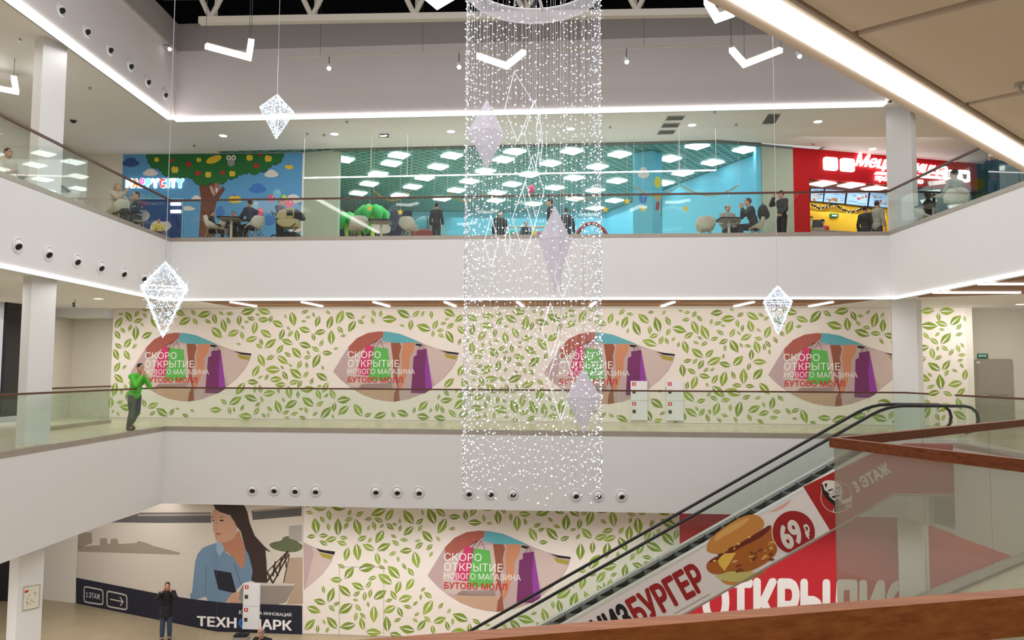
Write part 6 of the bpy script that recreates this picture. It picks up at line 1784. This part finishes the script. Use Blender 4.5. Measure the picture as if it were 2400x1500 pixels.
    if cap:
        mb = MB().ball(hc + Vector((0, .008, .055)), (.094, .104, .075), 16); mb.prism([hc + Vector((x, y, .055)) for x, y in ((-.07, -.07), (-.05, -.16), (.05, -.16), (.07, -.07))], (0, 0, .012)); put(mb, 'cap', cap, v=.012)
    t.rotation_euler = (0, 0, rot)
    return t


FR, FL, BK = PI / 2, -PI / 2, PI               # facing along +x, -x, away; 0 faces the viewer
p = spot(312, 21.75, 0)
person('person in bright green jacket leaning by the rail, hands raised to the mouth', p, FR - .55, 1.86, top='jacket_green', legs='trousers_grey', shoes='shoe_brown', lean=(0, -.11), head=(0, -.03),
       arms=[((-.2, -.34, 1.20), (-.03, -.36, 1.46), (.2, .25, 1)), ((.22, -.32, 1.17), (.05, -.36, 1.44), (-.2, .2, 1))], legp=[((-.1, -.07, .5), (-.08, .08, .09), (.1, -1, 0)), ((.1, -.0, .52), (.14, .30, .2), (.1, -.65, -.75))], vx=.009)
p = onZ(388, 1500, Z1)
person('person in black coat and jeans with both hands at the head, on the lower floor', p, .35, 1.66, top='cloth_black', legs='jeans', hair='hair_brown', long=True, coat=.2,
       arms=[((-.30, -.16, 1.32), (-.15, -.14, 1.52), (.4, .1, 1)), ((.28, -.2, 1.30), (.11, -.14, 1.53), (-.3, .1, 1))], vx=.009)
p = spot(615, 19.3, Z1)
person('grey-haired person in black jacket, hand at the face, before the poster cabinet', p, -.25, 1.74, top='cloth_black', hair='hair_grey', head=(0, -.05), lean=(0, -.05), bald=True,
       arms=[((-.24, -.14, 1.18), (-.02, -.22, 1.40), (.15, .1, 1)), ((.27, -.05, 1.15), (.1, -.2, 1.1), (-1, 0, .1))], vx=.009)
Zs = lambda px, Y: spot(px, Y, Z3)
person('person in navy top seated on a shell chair at the mural table', Zs(592, 23.5), FL - .55, 1.78, True, 'cloth_navy', 'cloth_black', lean=(0, -.1), arms=[((-.24, -.26, .78), (-.1, -.48, .78), (.3, -1, 0)), ((.24, -.26, .78), (.1, -.48, .78), (-.3, -1, 0))])
person('small child in black seated on the shell chair before the tree trunk', Zs(494, 23.55), FR + .4, 1.32, True, 'cloth_black', 'cloth_black', hair='hair_brown')
person('child in black shirt at the mural table, facing the person in navy', Zs(545, 24.2), .4, 1.42, True, 'cloth_black', 'cloth_black', head=(0, -.03), lean=(0, -.06))
person('person in pink hat and navy coat standing behind the beige pram', Zs(655, 24.35), FR - .4, 1.55, top='cloth_navy', cap='cloth_pink', arms=[((-.24, -.15, 1.15), (-.2, -.4, 1.02), (0, -1, 0)), ((.24, -.15, 1.15), (.2, -.4, 1.02), (0, -1, 0))])
person('boy in dark jacket standing at the play shop glass, seen from behind', Zs(1022, 24.0), BK - .3, 1.36, top='cloth_dark', legs='cloth_dark')
person('person in black inside the play shop behind the curtain, next to the toy shelf', Zs(1172, 26.6), .3, 1.66, top='cloth_black', long=True)
person('tall person in black in the play shop, head above the fabric diamond', Zs(1290, 25.4), FL, 1.82, top='cloth_black')
person('person in dark coat in the play shop right behind the fabric diamond', Zs(1327, 26.2), BK, 1.7, top='cloth_black', coat=.25)
person('small child in dark top among the toys behind the light curtain', Zs(1232, 26.6), .5, 1.3, top='cloth_dark')
person('bald person in grey top seated behind the table before the striped balloon', Zs(1706, 23.95), .15, 1.78, True, 'cloth_grey', 'cloth_black', hair='hair_black', bald=True)
s_ = Zs(1771, 23.3)
person('person in dark clothes and pale collar seated with a black backpack, leaning over the table', s_, FL - .1, 1.86, True, 'cloth_dark', 'cloth_black', hair='hair_brown', lean=(0, -.12), arms=[((-.22, -.32, .86), (-.08, -.34, 1.06), (.2, -.2, 1)), ((.24, -.3, .85), (.1, -.4, 1.03), (-.2, -.2, 1))])
t = thing('backpack', 'bulky black backpack on the back of the seated dark-clothed person', 'backpack', s_ + Vector((.27, 0, .98)))
c = s_ + Vector((.24, 0, .98)); MB().ball(c, (.16, .19, .26), 16).build('bag_body', 'cloth_black', t, True); MB().ball(c + Vector((.12, 0, -.06)), (.08, .14, .14), 12).build('front_pocket', 'cloth_dark', t, True); MB().tube([c + Vector((-.02, -.04, .25)), c + Vector((0, 0, .31)), c + Vector((-.02, .04, .25))], .012, 6).build('handle', 'rubber', t)
person('person all in black standing with a raised hand between the rail and the red diner', Zs(1834, 23.9), FL + .35, 1.78, top='cloth_black', legs='cloth_black', arms=[((-.26, -.2, 1.36), (-.1, -.2, 1.6), (.2, .1, 1)), ((.25, -.04, 1.15), (.22, -.2, .95), (0, -1, 0))])
pd = lambda x, off: PD.w(PD.px(x / 4.36 + 1850, 500)[0], Z3, off)
person('diner worker in red shirt and black cap behind the counter', pd(515, -.96), -.2, 1.6, top='cap_red', cap='cloth_black')
person('customer in grey vest at the diner counter next to the pillar', Zs(2058, 25.2), PI * .62, 1.76, top='cloth_grey', hair='hair_black')
person('customer in dark jacket standing behind the one in grey vest', Zs(2030, 25.5), PI * .7, 1.66, top='cloth_black')
person('person with long fair hair seated behind the sloping glass, arm raised', Zs(272, 21.35), FR - .2, 1.72, True, 'cloth_beige', 'cloth_dark', hair='hair_fair', long=True, arms=[((-.24, -.2, .85), (-.1, -.35, 1.05), (.2, -.3, 1)), ((.24, -.22, .8), (.1, -.42, .95), (-.2, -.5, .8))])
person('person in dark striped top seated below the first letters of the lit sign', Zs(318, 22.5), FL + .9, 1.74, True, 'cloth_dark', 'jeans', stripe='cloth_beige')
person('small child in yellow and plum seated below the lit sign', Zs(370, 24.05), .6, 1.1, True, 'cloth_yellow', 'cloth_plum', hair='hair_brown')
person('person in grey shirt seated with the back turned near the pillar and red diner', Zs(2242, 19.7), BK + .4, 1.8, True, 'cloth_grey', 'cloth_dark', hair='hair_black')
s_ = Zs(2338, 19.0)
person('person in navy top taking a picture over the upper rail', s_, -.75, 1.68, top='cloth_navy', legs='cloth_navy', hair='hair_brown', arms=[((-.25, -.22, 1.28), (-.07, -.34, 1.46), (.2, 0, 1)), ((.25, -.22, 1.28), (.08, -.34, 1.46), (-.2, 0, 1))])
t = thing('phone', 'pale phone held up by the person in navy at the upper rail', 'phone', s_ + Vector((-.24, -.3, 1.47)))
MB().obox(s_ + Vector((-.26, -.31, 1.49)), (.07, -.05, 0), (.004, .005, 0), (0, 0, .04)).build('case', 'cloud_white', t)
person('person with dark hair seated at the frame edge behind the sloping glass', Zs(12, 18.2), FR - .3, 1.8, True, 'cloth_beige', 'cloth_dark', hair='hair_brown')
